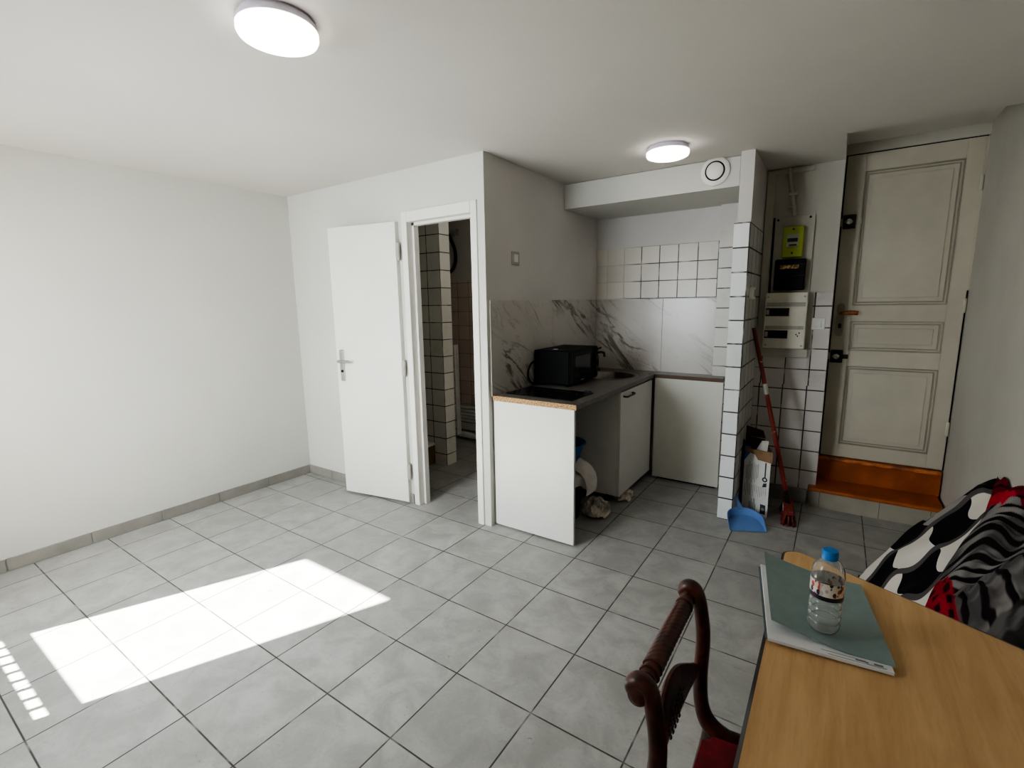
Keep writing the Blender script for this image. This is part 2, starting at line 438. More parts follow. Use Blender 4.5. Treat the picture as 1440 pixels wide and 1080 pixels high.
# front wall (behind the camera) with the window opening and an added second opening
WX0, WX1, WZ0, WZ1 = -4.09, -1.98, 1.92, 6.05
VX0, VX1 = -1.45, .25
w = MB(); w.box(XL, WX0, YF - .08, YF, 0, CH); w.box(WX1, VX0, YF - .08, YF, 0, CH); w.box(VX1, XR, YF - .08, YF, 0, CH)
for a, b_, c_ in ((WX0, WX1, WZ0), (VX0, VX1, 2.36)): w.box(a, b_, YF - .08, YF, 0, c_); w.box(a, b_, YF - .08, YF, WZ1, CH)
struct('wall_front', w, M['wall'], 'white wall with a window and an added second one, behind the viewer', 'wall')
def window(name, X0, X1, Z0, slots, label):
    wf = thing(name, ((X0 + X1) / 2, YF - .04, Z0), label, 'window', None, 'structure')
    f = MB()
    f.box(X0, X0 + .02, YF - .07, YF - .01, Z0, WZ1); f.box(X1 - .02, X1, YF - .07, YF - .01, Z0, WZ1); f.box(X0, X1, YF - .07, YF - .01, WZ1 - .02, WZ1)
    if slots:
        f.box(X0, X1, YF - .06, YF - .02, 2.10, 2.36)
        for i in range(10):
            x = X0 + (X1 - X0) * i / 9
            f.box(x - .025, x + .025, YF - .06, YF - .02, Z0, 2.12)
    else: f.box(X0, X1, YF - .07, YF - .01, Z0, Z0 + .04)
    f.build('window_frame', M['white_lacq'], wf)
    MB().box(X0 + .02, X1 - .02, YF - .045, YF - .035, 2.36 if slots else Z0 + .04, WZ1 - .02).build('pane', M['pane'], wf)
window('window_1', WX0, WX1, WZ0, True, 'tall white framed window with slotted bottom rail')
window('added_window', VX0, VX1, 2.36, False, 'narrow white framed window added for more sky light')  # unseen second window, added to spread daylight more evenly
struct('added_porch', MB().box(VX0 - .3, VX1 + .4, YF - 3.6, YF - .08, 6.2, 6.3).box(VX0 - .3, VX0 - .2, YF - 3.6, YF - .08, 0, 6.2), M['white_lacq'], 'unseen porch and side wall added to block sun at the added window', 'porch')  # unseen porch, added only to keep sun out of the second window
# wall with bathroom door
w = MB(); DX0, DX1, DZ = -1.85, -.005, 5.96
w.box(XL, DX0, YD, YD + .27, 0, CH); w.box(DX0, DX1, YD, YD + .27, DZ, CH); w.box(DX1, .15, YD, YD + .27, 0, CH)
struct('wall_back', w, M['wall'], 'white wall around the bathroom doorway', 'wall')
struct('wall_kitchen_left', MB().box(-.12, .15, YD + .27, YB, 0, CH), M['kwall'], 'shaded white wall left of the kitchenette', 'wall')
struct('wall_kitchen_back', MB().box(.15, 3.92, YB, YB + .3, 0, CH), M['kwall'], 'white wall at the back of the kitchenette', 'wall')
w = MB(); w.box(3.70, 3.92, 6.89, YB, 0, CH)
wk = struct('wall_kitchen_right', w, M['kwall'], 'narrow white partition wall between kitchenette and meter corner', 'wall')
w = MB(); w.box(3.655, 3.925, 6.85, 8.6, 0, 5.53, .006)
w.build('tile_cladding', M['column_tile'], wk)['label'] = 'white square tiles with black joints'
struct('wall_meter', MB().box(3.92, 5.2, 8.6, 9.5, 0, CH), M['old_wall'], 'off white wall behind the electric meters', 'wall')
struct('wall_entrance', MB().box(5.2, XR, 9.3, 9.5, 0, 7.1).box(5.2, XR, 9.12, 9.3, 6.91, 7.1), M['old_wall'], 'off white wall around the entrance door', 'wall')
struct('wall_bathroom_back', MB().box(XL, -.12, YB, YB + .3, 0, CH), M['old_wall'], 'dim wall at the back of the bathroom', 'wall')
# skirtings with tile joints
def skirt(name, pieces, label):
    mb = MB()
    for (x0, x1, y0, y1, ax) in pieces:
        a, b_ = (x0, x1) if ax == 'x' else (y0, y1)
        n = max(1, round((b_ - a) / 1.05))
        for i in range(n):
            p, q = a + (b_ - a) * i / n + .004, a + (b_ - a) * (i + 1) / n - .004
            if ax == 'x': mb.box(p, q, y0, y1, 0, .215, .008)
            else: mb.box(x0, x1, p, q, 0, .215, .008)
    struct(name, mb, M['skirt'], label, 'skirting')
skirt('baseboard_left', [(XL, XL + .035, YF, YD - .035, 'y')], 'grey tile skirting along the left wall')
skirt('baseboard_back', [(XL, DX0 - .02, YD - .035, YD, 'x')], 'grey tile skirting left of the bathroom door')
skirt('baseboard_front', [(XL + .035, XR - .035, YF, YF + .035, 'x')], 'grey tile skirting below the window wall')
skirt('baseboard_right', [(XR - .035, XR, YF, 8.38, 'y')], 'grey tile skirting along the right wall')
b = MB(); b.box(3.93, 5.06, 8.48, 8.56, 0, .3, .012)
struct('baseboard_meter', b, M['skirt'], 'dusty grey skirting tile below the meter wall tiles', 'skirting')
# bathroom door frame and leaf
fr = thing('trim_1', ((DX0 + DX1) / 2, YD, 0), 'white wooden frame of the bathroom doorway', 'door frame', None, 'structure')
f = MB()
f.box(DX0, DX0 + .14, YD - .03, YD + .29, 0, DZ, .012); f.box(DX1 - .14, DX1, YD - .03, YD + .29, 0, DZ, .012); f.box(DX0 + .14, DX1 - .14, YD - .03, YD + .29, DZ - .2, DZ, .012)
f.build('casing', M['door_paint'], fr)
f = MB(); f.box(DX0 + .14, DX0 + .19, YD + .12, YD + .24, 0, DZ - .2); f.box(DX1 - .19, DX1 - .14, YD + .12, YD + .24, 0, DZ - .2); f.box(DX0 + .14, DX1 - .14, YD + .12, YD + .24, DZ - .25, DZ - .2)
f.build('door_stop', M['door_paint'], fr)
A, Bp = Vector((-1.95, 4.09, 0)), Vector((-3.655, 3.80, 0))
ex = (Bp - A).normalized(); ey = Vector((-ex.y, ex.x, 0)); 
if ey.y > 0: ey = -ey                      # ey points to the room (towards the viewer)
LW = (Bp - A).length
XF = Matrix(((ex.x, ey.x, 0, A.x), (ex.y, ey.y, 0, A.y), (0, 0, 1, 0), (0, 0, 0, 1)))
d1 = thing('door_1', (A.x, A.y, .05), 'open flush white bathroom door folded back against the white wall', 'door', None, 'structure')
MB(XF).box(0, LW, -.11, 0, .05, 5.79, .01).build('door_leaf', M['door_paint'], d1)
hd = MB(XF); hx = LW - .16
hd.box(hx - .06, hx + .06, 0, .018, 2.58, 3.26, .016, 3)
hp = hd.build('handle_plate', M['alu'], d1)
h = MB(XF); h.tube([(hx, .01, 3.02), (hx, .11, 3.02), (hx - .02, .14, 3.02), (hx - .30, .14, 3.03)], .03, 12, 4)
h.build('handle', M['alu'], hp)
h = MB(XF); h.lathe([(.03, 0), (.03, .024), (.012, .026)], (hx, 0.01, 2.8), 16, 'y'); h.build('key_cylinder', M['dark_steel'], hp)
for z in (.55, 2.75, 5.05):
    h = MB(XF); h.lathe([(.028, z), (.03, z + .01), (.03, z + .33), (.028, z + .34)], (-.035, -.03, 0), 12); h.box(-.03, .012, -.06, -.0, z + .03, z + .31)
    h.build('hinge', M['grey_plastic'], d1)

# kitchen tiled bands, marble, bulkhead
k = MB(); k.box(.152, 3.06, YB - .02, YB, 4.26, 5.475); struct('trim_2', k, M['kitchen_tile'], 'three rows of old square white tiles above the marble panels', 'wall tiles')
k = MB(); k.box(3.06, 3.66, YB - .14, YB, 0, 6.2)
pl = struct('trim_3', k, M['kwall'], 'narrow white pilaster right of the marble panels', 'pilaster')
MB().box(3.07, 3.655, YB - .17, YB - .14, 0, 5.66).build('tile_cladding', M['pilaster_tile'], pl)
k = MB(); k.box(.151, .175, 4.27, 6.55, 2.5, 4.25, .004); k.box(.151, .175, 6.556, YB - .02, 2.5, 4.25, .004); k.box(.175, 1.86, YB - .045, YB - .02, 2.5, 4.25, .004); k.box(1.866, 3.06, YB - .045, YB - .02, 2.5, 4.25, .004)
struct('trim_4', k, M['marble'], 'grey veined white marble splashback panels above the worktop', 'splashback')
k = MB(); k.box(.15, 3.66, 7.1, YB, 6.2, CH - .012, .004); struct('trim_5', k, M['wall'], 'white boxed bulkhead across the top of the kitchenette', 'bulkhead')

# meter corner tiles and boards
k = MB(); k.box(4.86, 5.2, 8.565, 8.6, 2.46, 4.315, .006); k.box(3.925, 4.86, 8.565, 8.6, 2.46, 3.02); k.box(3.925, 5.2, 8.583, 8.6, .3, 2.46)
struct('trim_6', k, M['meter_tile'], 'old white square wall tiles below the electric meters', 'wall tiles')

# entrance steps and old door
st = thing('trim_7', (6.15, 8.8, 0), 'two orange stained wooden entrance steps over a grey tiled riser', 'steps', None, 'structure')
MB().box(5.12, XR - .04, 8.42, 9.15, 0, .33).build('tile_riser', M['step_tile'], st)
j = MB()
for x in (5.28, 6.25, 7.0): j.box(x, x + .008, 8.414, 8.425, .01, .325)
j.build('tile_joint', M['joint'], st)
MB().box(5.07, XR - .04, 8.37, 9.15, .335, .41, .025, 3).build('tread', M['orange'], st)
MB().box(5.2, XR - .03, 9.13, 9.2, .41, .83).build('riser', M['orange'], st)
MB().box(5.19, XR - .03, 9.08, 9.3, .82, .9, .03, 3).build('top_tread', M['orange_worn'], st)
d2 = thing('door_2', (6.2, 9.2, .92), 'old off white panelled entrance door above orange steps', 'door', None, 'structure')
x0, x1 = 5.225, 7.19
mb = MB(); mb.box(x0, x1, 9.195, 9.28, .925, 6.895)
# stiles and rails stand proud of the sunken panels
PX0, PX1 = 5.52, 6.95
rows = [(1.2, 2.84), (3.15, 3.74), (4.05, 6.58)]
mb.box(x0, PX0, 9.16, 9.2, .925, 6.895, .006); mb.box(PX1, x1, 9.16, 9.2, .925, 6.895, .006)
for a, b_ in ((.925, 1.2), (2.84, 3.15), (3.74, 4.05), (6.58, 6.895)): mb.box(PX0, PX1, 9.16, 9.2, a, b_, .006)
mb.build('door_leaf', M['old_door'], d2)
for a, b_ in rows:
    p = MB()
    def frame(i, y0, y1, wd):
        X0, X1, Z0, Z1 = PX0 + i, PX1 - i, a + i, b_ - i
        p.box(X0, X1, y0, y1, Z0, Z0 + wd, .004); p.box(X0, X1, y0, y1, Z1 - wd, Z1, .004)
        p.box(X0, X0 + wd, y0, y1, Z0 + wd, Z1 - wd, .004); p.box(X1 - wd, X1, y0, y1, Z0 + wd, Z1 - wd, .004)
    frame(0, 9.150, 9.2, .022); frame(.05, 9.178, 9.2, .022)
    q = p.build('moulding', M['groove_shade_and_plate'], d2)  # mouldings coloured darker than the leaf in place of crease shade
    MB().box(PX0 + .14, PX1 - .14, 9.182, 9.2, a + .14, b_ - .14, .01).build('door_panel', M['old_door'], d2)
# locks
def lock(z, lx):
    l = MB(); l.box(5.24, 5.45, 9.09, 9.165, z - .13, z + .13, .012)
    lo = l.build('lock_case', M['dark_iron'], d2)
    l = MB(); l.box(5.44, 5.54, 9.13, 9.162, z - .05, z + .04, .008); l.build('latch', M['old_door'] if z > 4 else M['dark_iron'], lo)
    l = MB(); l.lathe([(.062, 0), (.07, -.01), (.05, -.045), (.02, -.05)], (5.34, 9.09, z), 20, 'y'); l.build('knob', M['chrome'], lo)
    l = MB(); l.box(5.205, 5.24, 9.1, 9.16, z - .07, z + .07, .006); l.build('keeper', M['old_door'], lo)
lock(5.665, 0); lock(3.03, 0)
def rrect(cx, cz, w_, h_, n=8):
    r = w_ / 2; pts = []
    for i in range(n + 1): a = PI * i / n; pts.append((cx + r * math.cos(a), cz + h_ / 2 - r + r * math.sin(a)))
    for i in range(n + 1): a = PI + PI * i / n; pts.append((cx + r * math.cos(a), cz - h_ / 2 + r + r * math.sin(a)))
    return pts
pp = MB().prism(rrect(5.345, 3.765, .13, .66), 9.13, 9.16, 'y').build('handle_plate', M['groove_shade_and_plate'], d2)
h = MB(); h.tube([(5.345, 9.14, 3.9), (5.345, 9.06, 3.9), (5.37, 9.03, 3.905), (5.50, 9.03, 3.91), (5.63, 9.04, 3.9)], [.028, .028, .032, .048, .04], 12, 4); h.build('handle', M['brass_old'], pp)
h = MB(); h.box(5.325, 5.375, 9.124, 9.131, 3.6, 3.69); h.build('keyhole', M['black_matte'], pp)
for z in (1.6, 3.9, 6.0):
    h = MB(); h.lathe([(.025, z), (.03, z + .02), (.03, z + .24), (.025, z + .26)], (7.185, 9.15, 0), 12); h.build('hinge', M['old_door'], d2)
g = MB(); g.box(5.2, 5.226, 9.17, 9.25, .92, 6.9); g.box(7.19, 7.21, 9.18, 9.25, .92, 4.3); g.box(5.2, 7.2, 9.16, 9.25, 6.893, 6.912)
g.build('gap_shadow', M['black_matte'], d2)
MB().box(7.188, 7.219, 9.165, 9.29, 4.3, 6.89).build('hinge_strip', M['old_door'], d2)

# ------------------------------------------------------------------ bathroom seen through the doorway
s = MB(); s.box(-5.2, -2.92, 6.4, 6.78, .0, 6.7); tg = struct('wall_bathroom', s, M['bath_tile'], 'tiled shower screen wall standing inside the bathroom', 'wall')
s = MB(); s.box(XL, -3.33, 6.0, 6.4, .0, .54, .01)
sh = thing('shower_tray', (-4.4, 6.2, 0), 'white topped shower tray edge beside the tiled bathroom wall', 'shower tray')
MB().box(XL + .01, -3.34, 6.06, 6.39, 0, .5).build('tray_base', M['carton'], sh); MB().box(XL + .01, -3.32, 6.03, 6.39, .5, .57, .015).build('tray_rim', M['white_lacq'], sh)
s.bm.free()
struct('trim_8', MB().box(XL, -.13, YB - .02, YB, 0, 4.9), M['bath_back'], 'brownish square tiles on the bathroom back wall', 'wall tiles')
hs = thing('shower_fitting', (-4.6, 8.7, 6.2), 'shower bracket and black looped hose on the bathroom back wall', 'shower')
b = MB(); b.box(-4.62, -4.46, 8.80, 8.86, 6.22, 6.42, .01); b.tube([(-4.75, 8.68, 6.36), (-4.45, 8.76, 6.32)], .05, 12); b.lathe([(.1, -.04), (.1, .04)], (-4.38, 8.8, 6.32), 16, 'x'); b.build('bracket', M['alu'], hs)
b = MB(); b.tube([(-4.62, 8.7, 6.3), (-4.50, 8.72, 6.05), (-4.40, 8.74, 5.75), (-4.42, 8.74, 5.4), (-4.6, 8.74, 5.18), (-4.95, 8.74, 5.1)], .05, 10, 8); b.build('hose', M['black'], hs)
bl = thing('ribbed_panel', (-4.1, 8.7, 0), 'white ribbed louvre panel low on the bathroom back wall', 'panel')
b = MB()
for i in range(5): b.box(-4.7, -3.0, 8.70, 8.8, .55 + i * .105, .62 + i * .105, .012)
b.build('rib', M['white_lacq'], bl)
MB().box(-4.72, -2.98, 8.78, 8.84, .25, 1.1).build('backing', M['grey_plastic'], bl)
MB().box(-4.72, -2.98, 8.72, 8.78, .28, .5, .015).build('lower_rail', M['white_lacq'], bl)
MB().tube([(-4.72, 8.6, .16), (-2.8, 8.6, .16)], .09, 14).build('pipe', M['white_plastic'], bl)
# pale curtain strip beside the shower wall
cu = MB(); cu.grid(lambda a, b_: (-2.91 + .015 * math.sin(a * 9) + .03 * (1 - b_), 6.80 + a * .16, .75 + 2.4 * b_), 14, 4)
tag(cu.build('shower_curtain', M['grey_plastic'], None, (-2.9, 6.85, .75)), 'narrow pale curtain edge hanging behind the tiled shower wall', 'curtain')
rl = None

# ------------------------------------------------------------------ kitchenette
CT, CB = 2.525, 2.44
wt = thing('worktop', (1.0, 6.5, CB), 'L shaped dark grey kitchen worktop with raw chipboard end', 'worktop')
SX, SY, SR = 1.05, 7.62, .60
mb = MB()
mb.box(.176, 1.86, 4.3, SY - .68, CB, CT); mb.box(.176, 1.86, SY + .68, YB - .046, CB, CT)
sq = (.30, 1.80, SY - .68, SY + .68)
mb.box(.176, sq[0], SY - .68, SY + .68, CB, CT); mb.box(sq[1], 1.86, SY - .68, SY + .68, CB, CT)
n = 48; O_, I_ = [], []
for i in range(n):
    a = 2 * PI * i / n; cx_, cy_ = math.cos(a), math.sin(a)
    t = min(((sq[1] - SX) if cx_ > 0 else (SX - sq[0])) / max(1e-6, abs(cx_)), .68 / max(1e-6, abs(cy_)))
    O_.append((SX + cx_ * t, SY + cy_ * t)); I_.append((SX + cx_ * SR * .97, SY + cy_ * SR * .97))
for z, fl_ in ((CT, 0), (CB, 1)):
    o = [mb.v((p[0], p[1], z)) for p in O_]; q = [mb.v((p[0], p[1], z)) for p in I_]
    for i in range(n): mb.face([o[i], o[(i + 1) % n], q[(i + 1) % n], q[i]])
mb.build('worktop_slab', M['counter'], wt, recalc=True)
MB().box(1.86, 3.36, 8.33, YB - .046, CB, CT).build('return_slab', M['counter'], wt)
MB().box(.172, 1.868, 4.285, 4.30, CB - .005, CT).build('chipboard_edge', M['chip'], wt)['label'] = 'raw brown chipboard end'
MB().box(1.87, 3.365, 8.318, 8.33, CB, CT - .004).build('edge_strip', M['edge_brown'], wt)['label'] = 'worn brown front edge'
MB().box(1.86, 1.868, 4.3, 8.33, CB, CT - .004).build('edge_strip', M['counter'], wt)
ep = MB().box(.18, 1.825, 4.30, 4.36, .035, CB, .006)
tag(ep.build('end_panel', M['white_lacq'], None, (1.0, 4.33, .035)), 'white end panel under the chipboard end of the worktop', 'cabinet panel')
fp = MB().box(1.885, 3.37, 8.345, 8.4, .05, CB, .006)
tag(fp.build('filler_panel', M['melamine'], None, (2.6, 8.37, .05)), 'cream panel closing the far corner under the worktop return', 'cabinet panel')
ft = MB().box(2.0, 3.3, 8.42, 8.5, 0, .06); tag(ft.build('plinth', M['black'], None, (2.6, 8.45, 0)), 'dark plinth strip under the cream filler panel', 'plinth')
cab = thing('base_cabinet', (1.0, 7.3, 0), 'white sink base cabinet with one door under the worktop', 'cabinet')
mb = MB(); mb.box(.2, 1.77, 6.38, 6.44, .19, CB - .005); mb.box(.2, 1.77, 8.24, 8.3, .19, CB - .005); mb.box(.2, 1.77, 6.44, 8.24, .19, .25); mb.box(.2, .26, 6.44, 8.24, .25, 2.0)
mb.build('carcass', M['cab_side'], cab)
dr = MB().box(1.775, 1.83, 6.37, 8.31, .19, 2.39, .008).build('door', M['white_lacq'], cab)
h = MB(); h.tube([(1.82, 6.50, 2.30), (1.90, 6.52, 2.29), (1.905, 6.75, 2.29), (1.90, 6.97, 2.29), (1.82, 6.99, 2.30)], .02, 10, 3); h.build('handle', M['dark_steel'], dr)
for x in (.4, 1.5):
    for y in (6.55, 8.1):
        MB().lathe([(.07, 0), (.07, .02), (.045, .04), (.045, .19)], (x, y, 0), 16).build('leg', M['black'], cab)
hob = thing('ceramic_hob', (1.0, 5.0, CT), 'black glass two ring hob set flat in the worktop front', 'hob')
XH = Matrix.Translation((.97, 4.98, 0)) @ Matrix.Rotation(math.radians(-2), 4, 'Z')
MB(XH).box(-.70, .70, -.42, .43, CT + .001, CT + .016, .006).build('glass_top', M['black_gloss'], hob)
g = MB(XH)
for cx_, r in ((-.33, .2), (.3, .26)):
    for rr in (r, r * .95):
        pass
    g.lathe([(r, CT + .0165), (r, CT + .0175), (r - .012, CT + .0175), (r - .012, CT + .0165)], (cx_, 0, 0), 40, 'z', False)
g.build('cooking_zone', M['dark_steel'], hob)
MB(XH).box(.54, .66, .33, .41, CT + .016, CT + .05, .01).build('control_knob', M['black'], hob)
# microwave
mw = thing('microwave', (.66, 6.3, CT), 'black microwave oven standing on the worktop beside the sink', 'microwave')
XM = Matrix.Translation((1.03, 5.72, 0)) @ Matrix.Rotation(math.radians(2), 4, 'Z')
z0, z1 = CT + .04, 3.25
MB(XM).box(-.82, -.03, 0, 1.38, z0, z1, .02).build('case', M['black_side'], mw)
MB(XM).box(-.03, .0, 0.0, 1.38, z0, z1, .012).build('front_frame', M['black'], mw)
d = MB(XM).box(.0, .03, .02, 1.02, z0 + .03, z1 - .03, .012).build('door', M['black'], mw)
MB(XM).box(.03, .036, .14, .90, z0 + .13, z1 - .12, .004).build('window', M['dark_window'], d)
MB(XM).box(.031, .04, .42, .58, z0 + .06, z0 + .075, .002).build('logo_strip', M['grey_plastic'], d)
c = MB(XM).box(.0, .022, 1.04, 1.36, z0 + .03, z1 - .03, .01).build('control_panel', M['black_side'], mw)
for z in (z0 + .2, z0 + .45):
    MB(XM).lathe([(.075, .02), (.072, .065), (.06, .07)], (0, 1.2, z), 20, 'x').build('knob', M['dark_steel'], c)
for x, y in ((-.7, .1), (-.7, 1.28), (-.1, .1), (-.1, 1.28)):
    MB(XM).lathe([(.035, CT), (.04, CT + .045)], (x, y, 0), 12).build('foot', M['black'], mw)
t = MB(XM)
for i in range(6): t.box(-.60 + i * .06, -.57 + i * .06, .3, 1.0, z1, z1 + .004)
t.build('vent_slots', M['black_matte'], mw)
MB(XM).box(-.5, -.42, .22, .3, z1, z1 + .006).build('sticker', M['paper'], mw)
cd = MB(); cd.tube([(.24, 5.78, 3.02), (.2, 5.6, 2.98), (.205, 5.46, 2.8), (.22, 5.52, 2.62), (.25, 5.68, CT + .025), (.21, 5.9, CT + .025)], .02, 8, 8); cd.build('power_cord', M['black'], mw)
# sink and tap
sk = thing('round_sink', (SX, SY, CT), 'round stainless steel sink bowl set in the grey worktop', 'sink')
mb = MB(); mb.lathe([(SR + .05, CT + .001), (SR + .05, CT + .012), (SR, CT + .016), (SR - .03, CT + .006), (SR - .05, CT - .1), (SR - .07, CT - .33), (SR - .16, CT - .4), (.1, CT - .42), (.05, CT - .42)], (SX, SY, 0), 48, 'z', caps=False)
mb.build('bowl', M['steel'], sk)
MB().lathe([(.09, CT - .418), (.09, CT - .41), (.03, CT - .41)], (SX, SY, 0), 20).build('drain', M['chrome'], sk)
tp = thing('kitchen_tap', (.42, 8.35, CT), 'dark chrome kitchen tap behind the microwave', 'tap')
b = MB(); b.lathe([(.09, CT), (.09, CT + .03), (.05, CT + .05), (.05, CT + .36), (.03, CT + .38)], (.42, 8.33, 0), 18); b.build('base', M['dark_steel'], tp)
b = MB(); b.tube([(.42, 8.33, CT + .32), (.44, 8.31, CT + .42), (.55, 8.25, CT + .46), (.68, 8.17, CT + .45), (.70, 8.15, CT + .36)], .03, 10, 5); b.build('spout', M['dark_steel'], tp)
b = MB(); b.tube([(.42, 8.33, CT + .38), (.40, 8.38, CT + .5), (.5, 8.42, CT + .56)], .02, 8, 3); b.build('lever', M['dark_steel'], tp)
# wall socket on the kitchen left wall
so = thing('wall_switch', (.15, 5.12, 5.03), 'small white light switch on the shaded kitchen left wall', 'switch')
MB().box(.151, .175, 4.99, 5.24, 4.9, 5.15, .01).build('plate', M['grey_plastic'], so)
MB().box(.175, .19, 5.05, 5.18, 4.95, 5.1, .008).build('rocker', M['white_plastic'], so)
# things under the worktop
bn = thing('waste_bin', (1.1, 5.4, 0), 'black waste bin with white liner bag under the worktop', 'bin')
MB().lathe([(.26, .0), (.27, .01), (.34, .92), (.36, .95), (.34, .96), (.31, .90), (.24, .04)], (1.1, 5.40, 0), 28, caps=True).build('bin_body', M['black'], bn)
def bag(u, v):
    a = 2 * PI * u
    lob = 1 + .17 * math.sin(a * 3 + 1.0) + .07 * math.sin(a * 7)
    r = .35 + (.19 * lob) * math.sin(v * PI * .75)
    z = 1.03 - (v ** 1.3) * (.38 + .12 * math.sin(a * 4 + .6)) + .05 * math.sin(v * PI)
    return (1.1 + r * math.cos(a), 5.40 + r * math.sin(a), z)
MB().grid(bag, 48, 12).build('bin_liner', M['bag'], bn, recalc=False)['label'] = 'white plastic bag folded over the rim'
def flap(u, v):
    a = -.55 + 1.5 * u
    return (1.42 + .36 * math.sin(v * PI * .6) * (1 - .3 * (2 * u - 1) ** 2), 5.34 + .50 * (u - .5) * (1 - .25 * v), 1.10 - .50 * v + .16 * math.sin(u * PI) * (1 - v * .5) + .1 * math.sin(v * PI))
MB().grid(flap, 14, 14).build('bag_flap', M['bag'], bn, recalc=False)
ba = MB(); ba.lathe([(.02, 1.02), (.24, 1.02), (.27, 1.03), (.39, 1.42), (.43, 1.44), (.42, 1.46), (.37, 1.44), (.25, 1.06), (.02, 1.05)], (1.06, 5.40, .06), 36)
tag(ba.build('blue_basin', M['blue_basin'], None, (1.06, 5.40, 1.08)), 'dark blue plastic basin on top of the waste bin', 'basin')
def rag(name, cx, cy, rx, ry, hz, seed, label):
    mb = MB()
    def f(u, v):
        a = 2 * PI * u; ph = v * PI * .5
        n_ = noise.noise(Vector((math.cos(a) * 1.6 + seed, math.sin(a) * 1.6, v * 2.2))); n2 = noise.noise(Vector((math.cos(a) * 4 + seed, math.sin(a) * 4, v * 5)))
        rd = 1 - abs(noise.noise(Vector((math.cos(a) * ph * 2.6 + seed * 2, math.sin(a) * ph * 2.6, v * 2.0)))) * 2.6
        rr = math.sin(ph) * (1 + .5 * n_ * v) + .16 * n2 * v
        z = hz * (math.cos(ph) ** .8 * (.8 + .6 * n_) + .30 * rd * (1 - v * .55) + .25 * n2 * (1 - v * .6)) + .03
        return (cx + rx * rr * math.cos(a), cy + ry * rr * math.sin(a), max(.006, z))
    mb.grid(f, 110, 44)
    return tag(mb.build(name, M['rag'], None, (cx, cy, 0)), label, 'cloth')
rag('crumpled_cloth', 1.58, 5.74, .25, .27, .26, 3.3, 'crumpled cream cloth on the floor beside the waste bin')
rag('floor_rag', 1.76, 6.83, .19, .27, .12, 8.1, 'small whitish rag half under the sink cabinet')

# vent on the bulkhead
ve = thing('air_vent', (3.246, 7.1, 6.5), 'round white extractor vent on the bulkhead near the partition', 'vent')
MB().lathe([(.25, -.001), (.25, -.03), (.22, -.05), (.175, -.058), (.168, -.03), (.168, -.001)], (3.246, 7.1, 6.505), 40, 'y').build('ring', M['white_plastic'], ve)
MB().lathe([(.172, -.040), (.172, -.046)], (3.246, 7.1, 6.505), 40, 'y').build('gap', M['black_matte'], ve)
MB().lathe([(.145, -.015), (.145, -.07), (.125, -.082), (.01, -.085)], (3.246, 7.1, 6.505), 40, 'y').build('valve_disc', M['white_plastic'], ve)
# ceiling lamps
def lamp(x, y, label):
    t = thing('ceiling_lamp', (x, y, CH), label, 'lamp', 'round flush ceiling lamps')
    MB().lathe([(.31, CH), (.31, CH - .02), (.332, CH - .03), (.335, CH - .08)], (x, y, 0), 64).build('rim', M['lamp_rim'], t)
    MB().lathe([(.337, CH - .08), (.343, CH - .085), (.343, CH - .125), (.33, CH - .15), (.28, CH - .17), (.15, CH - .185), (.02, CH - .19)], (x, y, 0), 64).build('diffuser', M['glow'], t)
    return t
l1 = lamp(.925, .135, 'large glowing round ceiling lamp over the open room')
l2 = l1.copy(); LINK(l2); l2.location = Vector((2.735, 5.87, CH)) * T; l2['label'] = 'round glowing ceiling lamp in front of the kitchen bulkhead'
for ch in list(l1.children):
    c_ = ch.copy(); LINK(c_); c_.parent = l2

# ------------------------------------------------------------------ meter corner
pk = MB().box(3.935, 4.08, 8.50, 8.6, 3.04, 6.62, .008); pk.box(3.935, 4.72, 8.52, 8.6, 6.6, 6.68, .006)
tag(pk.build('wall_plank', M['old_door'], None, (4.0, 8.55, 3.04)), 'tall white painted plank between partition and meter board', 'plank')
mbd = thing('meter_board', (4.48, 8.56, 4.33), 'white meter backing board screwed to the wall', 'board')
MB().box(4.12, 4.80, 8.55, 8.598, 4.33, 5.80, .006).build('board', M['old_wall'], mbd)
for x, z in ((4.17, 5.74), (4.72, 5.75)): MB().lathe([(.022, -.0), (.022, -.004), (.008, -.005)], (x, 8.551, z), 12, 'y').build('screw', M['dark_iron'], mbd)
MB().box(4.06, 4.88, 8.55, 8.598, 3.21, 4.33).build('lower_board', M['old_wall'], mbd)
MB().box(4.085, 4.118, 8.54, 8.598, 3.2, 5.79).build('shadow_gap', M['black_matte'], mbd)
tag(MB().box(3.99, 4.86, 8.49, 8.598, 3.03, 3.205, .01).build('wall_ledge', M['old_wall'], None, (4.4, 8.55, 3.03)), 'white painted ledge board just under the fuse panel', 'ledge')
gm = thing('electric_meter', (4.45, 8.5, 5.0), 'lime green electricity meter on the white board', 'meter')
MB().box(4.285, 4.64, 8.40, 8.544, 5.0, 5.59, .02, 3).build('housing', M['lime'], gm)
MB().box(4.355, 4.56, 8.388, 8.402, 5.2, 5.44, .006).build('display_frame', M['screen_frame'], gm)
MB().box(4.37, 4.545, 8.382, 8.39, 5.29, 5.36).build('screen', M['screen'], gm)
MB().box(4.40, 4.53, 8.384, 8.39, 5.215, 5.245).build('button', M['screen'], gm)
for z in (5.08, 5.53): MB().lathe([(.02, 0), (.02, -.01), (.01, -.012)], (4.46, 8.40, z), 12, 'y').build('screw', M['dark_iron'], gm)
bb = thing('main_breaker', (4.45, 8.5, 4.37), 'black main circuit breaker box below the green meter', 'breaker')
MB().box(4.185, 4.715, 8.36, 8.544, 4.37, 4.965, .025, 3).build('housing', M['black'], bb)
MB().box(4.20, 4.70, 8.345, 8.362, 4.64, 4.655).build('seam', M['dark_steel'], bb)
MB().box(4.28, 4.60, 8.350, 8.362, 4.78, 4.85).build('paper_label', M['sticker'], bb)
